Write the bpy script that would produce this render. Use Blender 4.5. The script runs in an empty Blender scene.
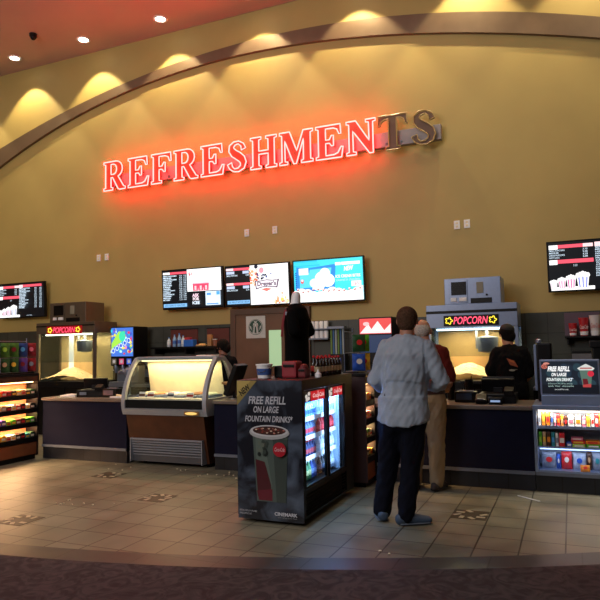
import bpy, bmesh, math, random
import numpy as np
from mathutils import Vector, Matrix, geometry
random.seed(7)
S = bpy.context.scene
COL = S.collection
PI = math.pi
R = math.radians

# ------------------------------------------------------------------ helpers
def lin(h):
    h = h.lstrip('#')
    out = []
    for i in (0, 2, 4):
        v = int(h[i:i+2], 16) / 255
        out.append(v/12.92 if v <= .04045 else ((v+.055)/1.055)**2.4)
    return out

_m = {}
def mat(name, col, rough=.55, metal=0., emit=0., var=.06, scale=9., bump=0., alpha=1., spec=.5):
    key = (name, col, rough, metal, emit)
    if key in _m: return _m[key]
    m = bpy.data.materials.new(name); m.use_nodes = True
    nt = m.node_tree; N = nt.nodes; L = nt.links
    b = N['Principled BSDF']
    c = lin(col)
    b.inputs['Roughness'].default_value = rough
    b.inputs['Metallic'].default_value = metal
    b.inputs['Specular IOR Level'].default_value = spec
    if emit > 0:
        b.inputs['Base Color'].default_value = (c[0]*.3, c[1]*.3, c[2]*.3, 1)
        b.inputs['Emission Color'].default_value = (*c, 1)
        b.inputs['Emission Strength'].default_value = emit
    else:
        tc = N.new('ShaderNodeTexCoord'); nz = N.new('ShaderNodeTexNoise')
        nz.inputs['Scale'].default_value = scale; nz.inputs['Detail'].default_value = 4
        L.new(tc.outputs['Object'], nz.inputs['Vector'])
        rp = N.new('ShaderNodeValToRGB')
        rp.color_ramp.elements[0].position = .3; rp.color_ramp.elements[1].position = .7
        rp.color_ramp.elements[0].color = (*[x*(1-var) for x in c], 1)
        rp.color_ramp.elements[1].color = (*[min(1, x*(1+var)) for x in c], 1)
        L.new(nz.outputs['Fac'], rp.inputs['Fac']); L.new(rp.outputs['Color'], b.inputs['Base Color'])
        if bump:
            bp = N.new('ShaderNodeBump'); bp.inputs['Strength'].default_value = bump
            bp.inputs['Distance'].default_value = .02
            L.new(nz.outputs['Fac'], bp.inputs['Height']); L.new(bp.outputs['Normal'], b.inputs['Normal'])
    if alpha < 1: b.inputs['Alpha'].default_value = alpha
    _m[key] = m
    return m

def glass(name='clear glass', tint='#dfe8ea', f=.12):
    if name in _m: return _m[name]
    m = bpy.data.materials.new(name); m.use_nodes = True
    nt = m.node_tree; N = nt.nodes; L = nt.links; N.remove(N['Principled BSDF'])
    t = N.new('ShaderNodeBsdfTransparent'); t.inputs['Color'].default_value = (*lin(tint), 1)
    g = N.new('ShaderNodeBsdfGlossy'); g.inputs['Roughness'].default_value = .03
    lw = N.new('ShaderNodeLayerWeight'); pw = N.new('ShaderNodeMath'); pw.operation = 'POWER'; pw.inputs[1].default_value = 4
    fr = N.new('ShaderNodeMath'); fr.operation = 'MULTIPLY_ADD'; fr.inputs[1].default_value = .3; fr.inputs[2].default_value = .03
    L.new(lw.outputs['Facing'], pw.inputs[0]); L.new(pw.outputs[0], fr.inputs[0])
    mx = N.new('ShaderNodeMixShader')
    L.new(fr.outputs[0], mx.inputs['Fac']); L.new(t.outputs[0], mx.inputs[1]); L.new(g.outputs[0], mx.inputs[2])
    L.new(mx.outputs[0], N['Material Output'].inputs['Surface'])
    _m[name] = m
    return m

class MB:
    """collects shapes in one mesh; world coordinates unless the parent is at the origin"""
    def __init__(s): s.b = bmesh.new()
    def box(s, x0, x1, y0, y1, z0, z1, bev=0., mi=0):
        n = len(s.b.verts)
        r = bmesh.ops.create_cube(s.b, size=1)
        for v in r['verts']:
            v.co = Vector(((x0+x1)/2+v.co.x*(x1-x0), (y0+y1)/2+v.co.y*(y1-y0), (z0+z1)/2+v.co.z*(z1-z0)))
        fs = list({f for v in r['verts'] for f in v.link_faces})
        for f in fs: f.material_index = mi
        if bev > 0:
            es = list({e for v in r['verts'] for e in v.link_edges})
            bmesh.ops.bevel(s.b, geom=es, offset=bev, segments=2, affect='EDGES', profile=.6)
        return s
    def obox(s, c, size, rot=(0, 0, 0), bev=0., mi=0):
        from mathutils import Euler
        r = bmesh.ops.create_cube(s.b, size=1)
        M = Euler(rot).to_matrix()
        vs = r['verts']
        for v in vs: v.co = Vector((v.co.x*size[0], v.co.y*size[1], v.co.z*size[2]))
        for f in {f for v in vs for f in v.link_faces}: f.material_index = mi
        if bev > 0:
            q = bmesh.ops.bevel(s.b, geom=list({e for v in vs for e in v.link_edges}), offset=bev, segments=2, affect='EDGES', profile=.6)
            vs = list({v for f in q['faces'] for v in f.verts} | {v for v in vs if v.is_valid})
        for v in vs: v.co = M @ v.co + Vector(c)
        return s
    def lathe(s, prof, c=(0, 0, 0), seg=20, axis='Z', mi=0):
        rings = []
        for r, h in prof:
            ring = []
            for k in range(seg):
                a = 2*PI*k/seg
                p = (r*math.cos(a), r*math.sin(a), h)
                if axis == 'Y': p = (p[0], p[2], p[1])
                if axis == 'X': p = (p[2], p[0], p[1])
                ring.append(s.b.verts.new(Vector(p)+Vector(c)))
            rings.append(ring)
        for a, b in zip(rings, rings[1:]):
            for k in range(seg):
                f = s.b.faces.new((a[k], a[(k+1) % seg], b[(k+1) % seg], b[k])); f.material_index = mi
        for ring in (rings[0], rings[-1]):
            f = s.b.faces.new(ring); f.material_index = mi
        return s
    def chain(s, pts, rad, seg=14, ref=(1, 0, 0), cap=True, closed=False, mi=0):
        pts = [Vector(p) for p in pts]; n = len(pts)
        rad = [(r, r) if not isinstance(r, (tuple, list)) else r for r in (rad if isinstance(rad, list) else [rad]*n)]
        rings = []
        P2, R2, T = [], [], []
        for i, p in enumerate(pts):
            if closed: d = pts[(i+1) % n]-pts[i-1]
            else: d = pts[min(i+1, n-1)]-pts[max(i-1, 0)]
            P2.append(p); R2.append(rad[i]); T.append(d.normalized() if d.length > 1e-9 else Vector((0, 0, 1)))
        if cap and not closed:
            for f in (.5, .85):
                k = math.sqrt(1-f*f); r = rad[0]; m = min(r)
                P2.insert(0, pts[0]-T[0 if f == .5 else 1]*m*f); R2.insert(0, (r[0]*k, r[1]*k)); T.insert(0, T[0])
                r = rad[-1]; m = min(r)
                P2.append(pts[-1]+T[-1]*m*f); R2.append((r[0]*k, r[1]*k)); T.append(T[-1])
        ref = Vector(ref)
        for p, r, t in zip(P2, R2, T):
            rr = ref if abs(t.dot(ref)) < .93 else Vector((0, 1, 0)) if abs(t.y) < .9 else Vector((0, 0, 1))
            u = (rr-t*rr.dot(t)).normalized(); w = t.cross(u)
            rings.append([s.b.verts.new(p+u*r[0]*math.cos(2*PI*k/seg)+w*r[1]*math.sin(2*PI*k/seg)) for k in range(seg)])
        prs = list(zip(rings, rings[1:]))+([(rings[-1], rings[0])] if closed else [])
        for a, b in prs:
            for k in range(seg):
                f = s.b.faces.new((a[k], a[(k+1) % seg], b[(k+1) % seg], b[k])); f.material_index = mi
        if not closed:
            s.b.faces.new(rings[0]); s.b.faces.new(rings[-1])
        return s
    def ball(s, c, r, seg=16, mi=0, rot=None):
        q = bmesh.ops.create_uvsphere(s.b, u_segments=seg, v_segments=max(6, seg//2+2), radius=1)
        r = r if isinstance(r, (tuple, list)) else (r, r, r)
        for v in q['verts']:
            p = Vector((v.co.x*r[0], v.co.y*r[1], v.co.z*r[2]))
            if rot is not None: p = rot @ p
            v.co = p+Vector(c)
        for f in {f for v in q['verts'] for f in v.link_faces}: f.material_index = mi
        return s
    def prism(s, loops, o, u, v, depth, mi=0):
        """loops: outer contour (and holes) in 2D; o origin, u/v axes; extruded by depth along u x v"""
        o, u, v = Vector(o), Vector(u), Vector(v); n = u.cross(v).normalized()*depth
        flat = [p for l in loops for p in l]
        A = [s.b.verts.new(o+u*p[0]+v*p[1]) for p in flat]
        tr = geometry.tessellate_polygon([[Vector((p[0], p[1], 0)) for p in l] for l in loops])
        B = [s.b.verts.new(a.co+n) for a in A] if depth else None
        for t in tr:
            for V in ((A, B) if depth else (A,)):
                try: f = s.b.faces.new([V[i] for i in t]); f.material_index = mi
                except ValueError: pass
        if depth:
            k = 0
            for l in loops:
                m = len(l)
                for i in range(m):
                    f = s.b.faces.new((A[k+i], A[k+(i+1) % m], B[k+(i+1) % m], B[k+i])); f.material_index = mi
                k += m
        return s
    def quad(s, *p, mi=0):
        f = s.b.faces.new([s.b.verts.new(Vector(q)) for q in p]); f.material_index = mi
        return s
    def build(s, name, m, parent=None, smooth=False, recalc=True):
        if recalc: bmesh.ops.recalc_face_normals(s.b, faces=s.b.faces[:])
        off = root_loc(parent)
        me = bpy.data.meshes.new(name)
        if off: 
            for v in s.b.verts: v.co -= off
        s.b.to_mesh(me); s.b.free()
        if smooth:
            for p in me.polygons: p.use_smooth = True
            try: me.set_sharp_from_angle(angle=R(40))
            except Exception: pass
        for x in (m if isinstance(m, list) else [m]): me.materials.append(x)
        o = bpy.data.objects.new(name, me); COL.objects.link(o)
        if parent: o.parent = parent
        return o

def root_loc(p):
    if p is None: return None
    while p.parent: p = p.parent
    return p.location.copy()

def tag(o, label=None, cat=None, group=None, kind=None):
    if label: o['label'] = label
    if cat: o['category'] = cat
    if group: o['group'] = group
    if kind: o['kind'] = kind
    return o
def thing(name, label, cat, loc=(0, 0, 0), group=None):
    o = bpy.data.objects.new(name, None); COL.objects.link(o); o.location = loc
    o.empty_display_size = .1
    return tag(o, label, cat, group)
def struct(name, mb, m, smooth=False, parent=None):
    o = mb.build(name, m, parent, smooth)
    if parent is None: o['kind'] = 'structure'
    return o
def dup(o, loc, label=None, group=None, rz=0, parent=None):
    c = o.copy(); COL.objects.link(c)
    if parent is None:
        c.location = loc; c.rotation_euler[2] = rz
    else: c.parent = parent
    if label: c['label'] = label
    if group: c['group'] = group
    for ch in list(o.children): dup(ch, None, parent=c)
    return c

def text_polys(txt, shear=0., bold=0.):
    cu = bpy.data.curves.new('lettering', 'FONT'); cu.body = txt; cu.shear = shear; cu.offset = bold
    cu.resolution_u = 3
    o = bpy.data.objects.new('lettering', cu); COL.objects.link(o)
    bpy.context.view_layer.update()
    me = bpy.data.meshes.new_from_object(o.evaluated_get(bpy.context.evaluated_depsgraph_get()))
    V = [(v.co.x, v.co.y) for v in me.vertices]; F = [list(p.vertices) for p in me.polygons]
    bpy.data.objects.remove(o); bpy.data.curves.remove(cu); bpy.data.meshes.remove(me)
    return V, F

class Art:
    """flat printed or lit picture made of coloured shapes; o = lower-left corner, u/v unit axes"""
    def __init__(s, o, u, v, emit=0., rough=.4, step=.0004):
        s.o, s.u, s.v = Vector(o), Vector(u).normalized(), Vector(v).normalized(); s.n = s.u.cross(s.v)
        s.e, s.r, s.step = emit, rough, step; s.k = 0
        s.mb = MB(); s.mats = []; s.cols = []; s.clip = None
    def cut(s, P):
        if not s.clip: return P
        for ax, lim, sg in ((0, 0, 1), (0, s.clip[0], -1), (1, 0, 1), (1, s.clip[1], -1)):
            out = []
            for i, p in enumerate(P):
                q = P[i-1]; dp, dq = sg*(p[ax]-lim), sg*(q[ax]-lim)
                if (dp >= 0) != (dq >= 0):
                    t = dq/(dq-dp); out.append((q[0]+(p[0]-q[0])*t, q[1]+(p[1]-q[1])*t))
                if dp >= 0: out.append(p)
            P = out
        return P
    def mi(s, col, e=None):
        e = s.e if e is None else e
        if (col, e) not in s.cols:
            s.cols.append((col, e))
            s.mats.append(mat(('lit ' if e else 'printed ')+col, col, s.r, emit=e, var=.02))
        return s.cols.index((col, e))
    def pt(s, a, b): return s.o+s.u*a+s.v*b+s.n*(s.k*s.step)
    def poly(s, pts, col, e=None):
        s.k += 1; pts = s.cut(list(pts))
        if len(pts) < 3: return s
        vs = [s.mb.b.verts.new(s.pt(*p)) for p in pts]
        for t in geometry.tessellate_polygon([[Vector((p[0], p[1], 0)) for p in pts]]):
            f = s.mb.b.faces.new([vs[i] for i in t]); f.material_index = s.mi(col, e)
        return s
    def rect(s, a0, b0, a1, b1, col, e=None): return s.poly([(a0, b0), (a1, b0), (a1, b1), (a0, b1)], col, e)
    def ell(s, a, b, ra, rb, col, e=None, n=22): 
        return s.poly([(a+ra*math.cos(2*PI*k/n), b+rb*math.sin(2*PI*k/n)) for k in range(n)], col, e)
    def text(s, txt, a0, b0, a1, b1, col, shear=0., bold=0., rot=0., e=None):
        V, F = text_polys(txt, shear, bold); s.k += 1
        xs = [p[0] for p in V]; ys = [p[1] for p in V]; x0, x1, y0, y1 = min(xs), max(xs), min(ys), max(ys)
        ca, cb = (a0+a1)/2, (b0+b1)/2
        vs = []
        for x, y in V:
            p = ((x-x0)/(x1-x0)-.5)*(a1-a0); q = ((y-y0)/(y1-y0)-.5)*(b1-b0)
            vs.append(s.mb.b.verts.new(s.pt(ca+p*math.cos(rot)-q*math.sin(rot), cb+p*math.sin(rot)+q*math.cos(rot))))
        for f in F:
            try: g = s.mb.b.faces.new([vs[i] for i in f]); g.material_index = s.mi(col, e)
            except ValueError: pass
        return s
    def build(s, name, parent): return s.mb.build(name, s.mats, parent, recalc=False)

def light(name, kind, loc, energy, col='#ffd9a0', size=.2, aim=None, angle=70, blend=.6, sy=None):
    d = bpy.data.lights.new(name, kind); d.energy = energy; d.color = lin(col)
    if kind == 'SPOT': d.spot_size = R(angle); d.spot_blend = blend; d.shadow_soft_size = size
    elif kind == 'AREA':
        d.size = size
        if sy: d.shape = 'RECTANGLE'; d.size_y = sy
    else: d.shadow_soft_size = size
    o = bpy.data.objects.new(name, d); COL.objects.link(o); o.location = loc
    if aim is not None: o.rotation_euler = (Vector(aim)-Vector(loc)).to_track_quat('-Z', 'Y').to_euler()
    return o

# ------------------------------------------------------------------ materials
M_blk = mat('black plastic', '#08080a', .4, spec=.25)
M_blk2 = mat('satin black metal', '#0e0e11', .45, spec=.25)
M_steel = mat('brushed steel', '#8391ad', .36, .55, var=.04, scale=30)
M_steeld = mat('dull steel', '#747c8c', .42, .5, var=.05, scale=20)
M_chrome = mat('bright chrome', '#d8dade', .15, 1.)
M_white = mat('white plastic', '#eeeef0', .45)
M_cream = mat('cream panel', '#e8d8b4', .5)
M_brown = mat('dark wood laminate', '#4a2817', .4, var=.2, scale=6)
M_brown2 = mat('orange brown wood laminate', '#7a4527', .45, var=.15, scale=6)
M_mauve = mat('mauve brown laminate', '#4f3a3a', .5, var=.1)
M_navy = mat('navy laminate', '#191a2c', .65, var=.05, spec=.05)
M_top = mat('tan solid surface', '#6f655c', .35, var=.12, scale=60)
M_red = mat('red plastic', '#b3141b', .4)
M_tan = mat('tan painted metal', '#8b6a3e', .45, .2)

# ------------------------------------------------------------------ room shell
def brickmat(name, c1, c2, joint, sx, sy, off=(0, 0, 0), rough=.4, offset=0., msz=.006, plane='XY', var=True):
    m = bpy.data.materials.new(name); m.use_nodes = True
    nt = m.node_tree; N = nt.nodes; L = nt.links; b = N['Principled BSDF']
    tc = N.new('ShaderNodeTexCoord'); mp = N.new('ShaderNodeMapping'); mp.inputs['Location'].default_value = off
    L.new(tc.outputs['Object'], mp.inputs['Vector'])
    vec = mp.outputs['Vector']
    if plane == 'XZ':
        sp = N.new('ShaderNodeSeparateXYZ'); cb = N.new('ShaderNodeCombineXYZ')
        L.new(vec, sp.inputs[0]); L.new(sp.outputs[0], cb.inputs[0]); L.new(sp.outputs[2], cb.inputs[1]); vec = cb.outputs[0]
    br = N.new('ShaderNodeTexBrick'); br.offset = offset; br.squash = 1
    br.inputs['Scale'].default_value = 1; br.inputs['Brick Width'].default_value = sx; br.inputs['Row Height'].default_value = sy
    br.inputs['Mortar Size'].default_value = msz; br.inputs['Mortar Smooth'].default_value = .1
    br.inputs['Color1'].default_value = (*lin(c1), 1); br.inputs['Color2'].default_value = (*lin(c2), 1)
    br.inputs['Mortar'].default_value = (*lin(joint), 1)
    L.new(vec, br.inputs['Vector'])
    nz = N.new('ShaderNodeTexNoise'); nz.inputs['Scale'].default_value = 3; nz.inputs['Detail'].default_value = 8
    L.new(tc.outputs['Object'], nz.inputs['Vector'])
    mx = N.new('ShaderNodeMix'); mx.data_type = 'RGBA'; mx.blend_type = 'OVERLAY'; mx.inputs['Factor'].default_value = .7
    L.new(br.outputs['Color'], mx.inputs['A']); L.new(nz.outputs['Fac'], mx.inputs['B'])
    L.new(mx.outputs['Result'], b.inputs['Base Color'])
    rg = N.new('ShaderNodeMapRange'); rg.inputs['To Min'].default_value = rough-.12; rg.inputs['To Max'].default_value = rough+.15
    L.new(nz.outputs['Fac'], rg.inputs['Value']); L.new(rg.outputs[0], b.inputs['Roughness'])
    bp = N.new('ShaderNodeBump'); bp.inputs['Strength'].default_value = .25; bp.inputs['Distance'].default_value = .004; bp.invert = True
    L.new(br.outputs['Fac'], bp.inputs['Height']); L.new(bp.outputs['Normal'], b.inputs['Normal'])
    return m

M_wall = mat('mustard painted plaster', '#b39c5e', .6, var=.05, scale=1.3, bump=.05)
M_ceil = mat('salmon painted ceiling', '#b8a098', .7, var=.05, scale=1.)
M_floor = brickmat('ceramic floor tile', '#6d6b5d', '#646254', '#252119', .315, .315, (.11, .10, 0), .42)
M_slate = brickmat('slate wall tile', '#3b3e38', '#363833', '#242421', .3, .3, (0, 0, .15), .45, plane='XZ')
M_base = brickmat('black base tile', '#1a1d26', '#15171e', '#08080a', .3, .3, (0, 0, .12), .35, plane='XZ')
M_bord = brickmat('dark granite border tile', '#343537', '#2f3032', '#1a1a1a', .6, 2, (0, 0, 0), .4)

XC, YC, RR = -5.4, 15.36, 11.6
def arc_y(x, r): return YC-math.sqrt(max(r*r-(x-XC)**2, .01))
XS = [-15.9+.2*i for i in range(110)]
def strip(f0, f1, z=0):
    mb = MB()
    for a, b in zip(XS, XS[1:]): mb.quad((a, f0(a), z), (b, f0(b), z), (b, f1(b), z), (a, f1(a), z))
    bmesh.ops.remove_doubles(mb.b, verts=mb.b.verts[:], dist=1e-4)
    return mb
struct('floor', strip(lambda x: arc_y(x, RR), lambda x: 9.8), M_floor)
struct('floor_border', strip(lambda x: arc_y(x, RR+.24), lambda x: arc_y(x, RR)), M_bord)
# patterned carpet
mc = bpy.data.materials.new('maroon patterned carpet'); mc.use_nodes = True
N = mc.node_tree.nodes; L = mc.node_tree.links; b = N['Principled BSDF']; b.inputs['Roughness'].default_value = .95
tc = N.new('ShaderNodeTexCoord'); nz = N.new('ShaderNodeTexNoise'); nz.inputs['Scale'].default_value = 6; nz.inputs['Detail'].default_value = 3; nz.inputs['Distortion'].default_value = 2.5
vo = N.new('ShaderNodeTexNoise'); vo.inputs['Scale'].default_value = 220
L.new(tc.outputs['Object'], nz.inputs['Vector']); L.new(tc.outputs['Object'], vo.inputs['Vector'])
rp = N.new('ShaderNodeValToRGB'); e = rp.color_ramp.elements; e[0].position = .38; e[1].position = .62
e[0].color = (*lin('#2c2226'), 1); e[1].color = (*lin('#453a3d'), 1)
q = rp.color_ramp.elements.new(.5); q.color = (*lin('#383034'), 1)
L.new(nz.outputs['Fac'], rp.inputs['Fac']); L.new(rp.outputs['Color'], b.inputs['Base Color'])
bp = N.new('ShaderNodeBump'); bp.inputs['Strength'].default_value = .6; L.new(vo.outputs['Fac'], bp.inputs['Height']); L.new(bp.outputs['Normal'], b.inputs['Normal'])
struct('floor_carpet', strip(lambda x: -5, lambda x: arc_y(x, RR+.24)), mc)

ZC = 7.54
struct('wall_back', MB().box(-16, 6, 9.7, 9.9, -.05, ZC+.1), M_wall)
struct('wall_left', MB().box(-16.2, -16, -5, 9.9, -.05, ZC+.1), M_wall)
struct('wall_right', MB().box(6, 6.2, -5, 9.9, -.05, ZC+.1), M_wall)
struct('ceiling', MB().box(-16.2, 6.2, -5, 9.9, ZC, ZC+.1), M_ceil)
struct('trim_1', MB().box(-15.9, -5.47, 9.67, 9.7, 0, 1.95).box(-3.96, 5.9, 9.67, 9.7, 0, 1.95), M_slate)

# arched band across the upper wall
low = [(-11.13, 5.54), (-9.45, 6.16), (-8.42, 6.44), (-7.2, 6.68), (-6.08, 6.79), (-5.03, 6.81), (-4.06, 6.73), (-2.8, 6.63), (-1.8, 6.45), (-.77, 6.21), (.58, 5.85)]
upp = [(-11.14, 5.94), (-10.28, 6.18), (-9.06, 6.47), (-8.4, 6.62), (-7.2, 6.86), (-6.08, 6.99), (-5.03, 7.05), (-4.05, 7.01), (-3.14, 6.96), (-2.3, 6.83), (-1.5, 6.7), (-.76, 6.52), (.6, 6.175)]
kf = 9.63/9.7
def fit(p): return np.poly1d(np.polyfit([x*kf for x, z in p], [(z-1.53)*kf+1.53 for x, z in p], 3))
fl, fu = fit(low), fit(upp)
mb = MB(); prev = None
for i in range(111):
    x = -12.6+i*(14.6/110)
    ring = [mb.b.verts.new((x, y, z)) for y, z in ((9.7, fl(x)), (9.63, fl(x)), (9.63, fu(x)), (9.7, fu(x)))]
    if prev:
        for k in range(3): mb.b.faces.new((prev[k], prev[k+1], ring[k+1], ring[k]))
    prev = ring
struct('trim_2', mb, mat('taupe painted band', '#75604d', .42, .3, var=.08, scale=4))

# recessed ceiling lights along the wall and a security camera
lx = [-13.78+1.795*i for i in range(10)]
proto = None
for i, x in enumerate(lx):
    if i == 0:
        t = thing('ceiling_downlight', '', 'ceiling light', (x, 9.2, ZC), 'recessed lights along the curved wall')
        MB().lathe([(.13, 0), (.13, -.012), (.095, -.012), (.09, 0)], (x, 9.2, ZC), 24).build('trim_ring', M_white, t, True)
        MB().lathe([(.09, -.004), (.06, -.02), (.01, -.022)], (x, 9.2, ZC), 20).build('lamp', mat('lamp glow', '#fff3dc', emit=14), t, True)
        proto = t
    else: t = dup(proto, (x, 9.2, ZC))
    n = {2: 'leftmost glowing round ceiling light, nearest the left picture edge', 3: 'second glowing round ceiling light, between the leftmost and the third', 4: 'third glowing round ceiling light, highest one fully in view above the sign'}.get(i, 'round recessed light at the top edge above the arched band')
    t['label'] = n
    light('spot_lamp', 'SPOT', (x, 9.2, ZC-.05), 185, '#ffe9b4', .03, (x, 9.6, 5.2), 84, .3)
t = thing('security_camera', 'small dark dome security camera on the reddish ceiling', 'security camera', (-9.09, 8.63, ZC))
MB().lathe([(.07, 0), (.07, -.05), (.055, -.06)], (-9.09, 8.63, ZC)).build('mount', M_blk2, t, True)
MB().ball((-9.09, 8.63, ZC-.06), (.055, .055, .06)).build('dome', M_blk, t, True)

# small wall boxes
for (x, z), w in zip([(-5.146, 3.54), (-4.6, 3.545), (-8.427, 3.34), (-8.231, 3.345), (-1.52, 3.337), (-1.37, 3.34)],
        ['small white wall plate above the middle menu screens, left of two', 'small white wall plate above the middle menu screens, right of two',
         'small white wall plate high left of the menu screens, left of a pair', 'small white wall plate high left of the menu screens, right of a pair',
         'small white wall plate above the right popcorn machine, left of a pair', 'small white wall plate above the right popcorn machine, right of a pair']):
    t = thing('wall_outlet', w, 'outlet', (x, 9.7, z), 'small white plates on the mustard wall')
    MB().box(x-.045, x+.045, 9.685, 9.7, z-.065, z+.065, .004).build('plate', M_white, t)
    MB().box(x-.018, x+.018, 9.68, 9.686, z+.01, z+.04, .002).box(x-.018, x+.018, 9.68, 9.686, z-.04, z-.01, .002).build('socket', M_cream, t)

# ------------------------------------------------------------------ neon sign
def arcp(cx, cy, rx, ry, a0, a1, n=6): return [(cx+rx*math.cos(R(a0+(a1-a0)*i/n)), cy+ry*math.sin(R(a0+(a1-a0)*i/n))) for i in range(n+1)]
def S_shape():
    c = [(.60, .72), (.55, .86), (.42, .945), (.27, .93), (.165, .84), (.165, .72), (.25, .61), (.40, .51), (.53, .40), (.585, .28), (.55, .14), (.41, .055), (.25, .06), (.14, .15), (.09, .28)]
    w = [.075, .05, .035, .05, .075, .095, .11, .115, .11, .095, .075, .05, .035, .05, .075]
    A, B = [], []
    for i, p in enumerate(c):
        a, b2 = c[max(i-1, 0)], c[min(i+1, len(c)-1)]
        d = Vector((b2[0]-a[0], b2[1]-a[1])).normalized(); n = Vector((-d.y, d.x))
        A.append((p[0]+n.x*w[i], p[1]+n.y*w[i])); B.append((p[0]-n.x*w[i], p[1]-n.y*w[i]))
    return [A+B[::-1]]
Es = [(.30, .08), (.3, .47), (.43, .47), (.5, .38), (.55, .38), (.55, .68), (.5, .68), (.43, .56), (.3, .56), (.3, .92), (.56, .92), (.68, .87), (.74, .72), (.79, .72), (.77, 1), (0, 1), (0, .94), (.08, .92), (.08, .08), (0, .06)]
G = {
 'E': ([[(0, 0), (.8, 0), (.85, .3), (.8, .3), (.7, .13), (.58, .08)]+Es], .86),
 'F': ([[(0, 0), (.4, 0), (.4, .06)]+Es], .8),
 'R': ([[(0, 0), (.38, 0), (.38, .06), (.3, .08), (.3, .45), (.38, .45), (.62, .03), (.68, 0), (.92, 0), (.92, .06), (.85, .08), (.60, .47)]+arcp(.52, .73, .27, .27, -55, 90)+[(0, 1), (0, .94), (.08, .92), (.08, .08), (0, .06)],
        [(.3, .54), (.3, .92), (.42, .92)]+arcp(.42, .73, .14, .19, 70, -70)+[(.42, .54)]], .94),
 'S': (S_shape(), .74),
 'H': ([[(0, 0), (.36, 0), (.36, .06), (.28, .08), (.28, .46), (.62, .46), (.62, .08), (.54, .06), (.54, 0), (.9, 0), (.9, .06), (.82, .08), (.82, .92), (.9, .94), (.9, 1), (.54, 1), (.54, .94), (.62, .92), (.62, .55), (.28, .55), (.28, .92), (.36, .94), (.36, 1), (0, 1), (0, .94), (.08, .92), (.08, .08), (0, .06)]], .9),
 'M': ([[(0, 0), (.26, 0), (.26, .06), (.17, .08), (.17, .75), (.47, 0), (.55, 0), (.8, .75), (.8, .08), (.73, .06), (.73, 0), (1.1, 0), (1.1, .06), (1.02, .08), (1.02, .92), (1.1, .94), (1.1, 1), (.8, 1), (.57, .38), (.33, 1), (0, 1), (0, .94), (.08, .92), (.08, .08), (0, .06)]], 1.1),
 'N': ([[(0, 0), (.28, 0), (.28, .06), (.19, .08), (.19, .72), (.7, 0), (.8, 0), (.8, .92), (.88, .94), (.88, 1), (.6, 1), (.6, .94), (.69, .92), (.69, .36), (.28, 1), (0, 1), (0, .94), (.08, .92), (.08, .08), (0, .06)]], .88),
 'T': ([[(.2, 0), (.6, 0), (.6, .06), (.51, .08), (.51, .92), (.64, .91), (.74, .85), (.78, .72), (.83, .72), (.81, 1), (-.01, 1), (-.03, .72), (.02, .72), (.06, .85), (.16, .91), (.29, .92), (.29, .08), (.2, .06)]], .82)}
YS = 9.5
sign = thing('neon_sign', 'large red neon REFRESHMENTS sign with its last two letters unlit', 'sign', (-4.9, YS, 4.5))
HL = .543
tot = sum(G[c][1] for c in 'REFRESHMENTS'); x = -8.09; gap = (6.37/HL-tot)/11
M_face = mat('brown letter face', '#6a4a30', .5, var=.1)
M_neon = mat('lit red neon tube', '#ff2624', emit=46)
M_dead = mat('unlit neon tube', '#b79a68', .25)
for i, c in enumerate('REFRESHMENTS'):
    lit = i < 10
    loops, w = G[c]
    o = Vector((x, YS-.0, 4.58)); u = Vector((HL, 0, 0)); v = Vector((0, 0, HL))
    mb = MB(); mb.prism(loops, o, u, v, .03); 
    let = mb.build('letter_'+c.lower(), M_face, sign)
    for vv in let.data.vertices: pass
    # extrusion runs towards -Y; tube floats just in front
    tb = MB()
    for l in loops:
        # inset the outline a touch
        pts = []
        ar = sum(l[k-1][0]*l[k][1]-l[k][0]*l[k-1][1] for k in range(len(l)))
        sg = (1 if ar > 0 else -1)*(1 if l is loops[0] else -1); l2 = []
        for k, p in enumerate(l):
            a_, b2 = Vector(l[k-1]), Vector(l[(k+1) % len(l)]); p_ = Vector(p)
            e1, e2 = (p_-a_).normalized(), (b2-p_).normalized()
            n_ = Vector((e1.y+e2.y, -e1.x-e2.x)); n_ = n_.normalized() if n_.length > 1e-6 else Vector((0, 0))
            l2.append((p_.x+n_.x*sg*.012, p_.y+n_.y*sg*.012))
        l = l2
        for k, p in enumerate(l):
            q = l[(k+1) % len(l)]; dd = math.hypot(q[0]-p[0], q[1]-p[1]); n = max(1, int(dd/.09))
            for j in range(n): 
                pts.append(o+u*(p[0]+(q[0]-p[0])*j/n)+v*(p[1]+(q[1]-p[1])*j/n)+Vector((0, -.055, 0)))
        tb.chain(pts, .0115, 6, (0, 1, 0), closed=True)
    tb.build('neon_tube', M_neon if lit else M_dead, let, True)
    if not lit: let['label'] = 'unlit brown letter %s' % c
    x += (w+gap)*HL
MB().box(-8.03, -1.68, YS+.04, YS+.14, 4.66, 4.9, .01).build('raceway', mat('raceway metal', '#8f8688', .5, .2), sign)
mb = MB()
for k in range(9): xx = -7.7+k*.72; mb.box(xx, xx+.04, YS+.14, 9.7, 4.74, 4.82)
mb.build('bracket', M_steeld, sign)
mb = MB()
xx = -8.09
for i, c in enumerate('REFRESHMENTS'):
    w = G[c][1]
    for f in (.2, .75): mb.box(xx+w*HL*f-.012, xx+w*HL*f+.012, YS, YS+.04, 4.7, 4.72)
    xx += (w+gap)*HL
mb.build('letter_mount', M_steeld, sign)

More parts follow.
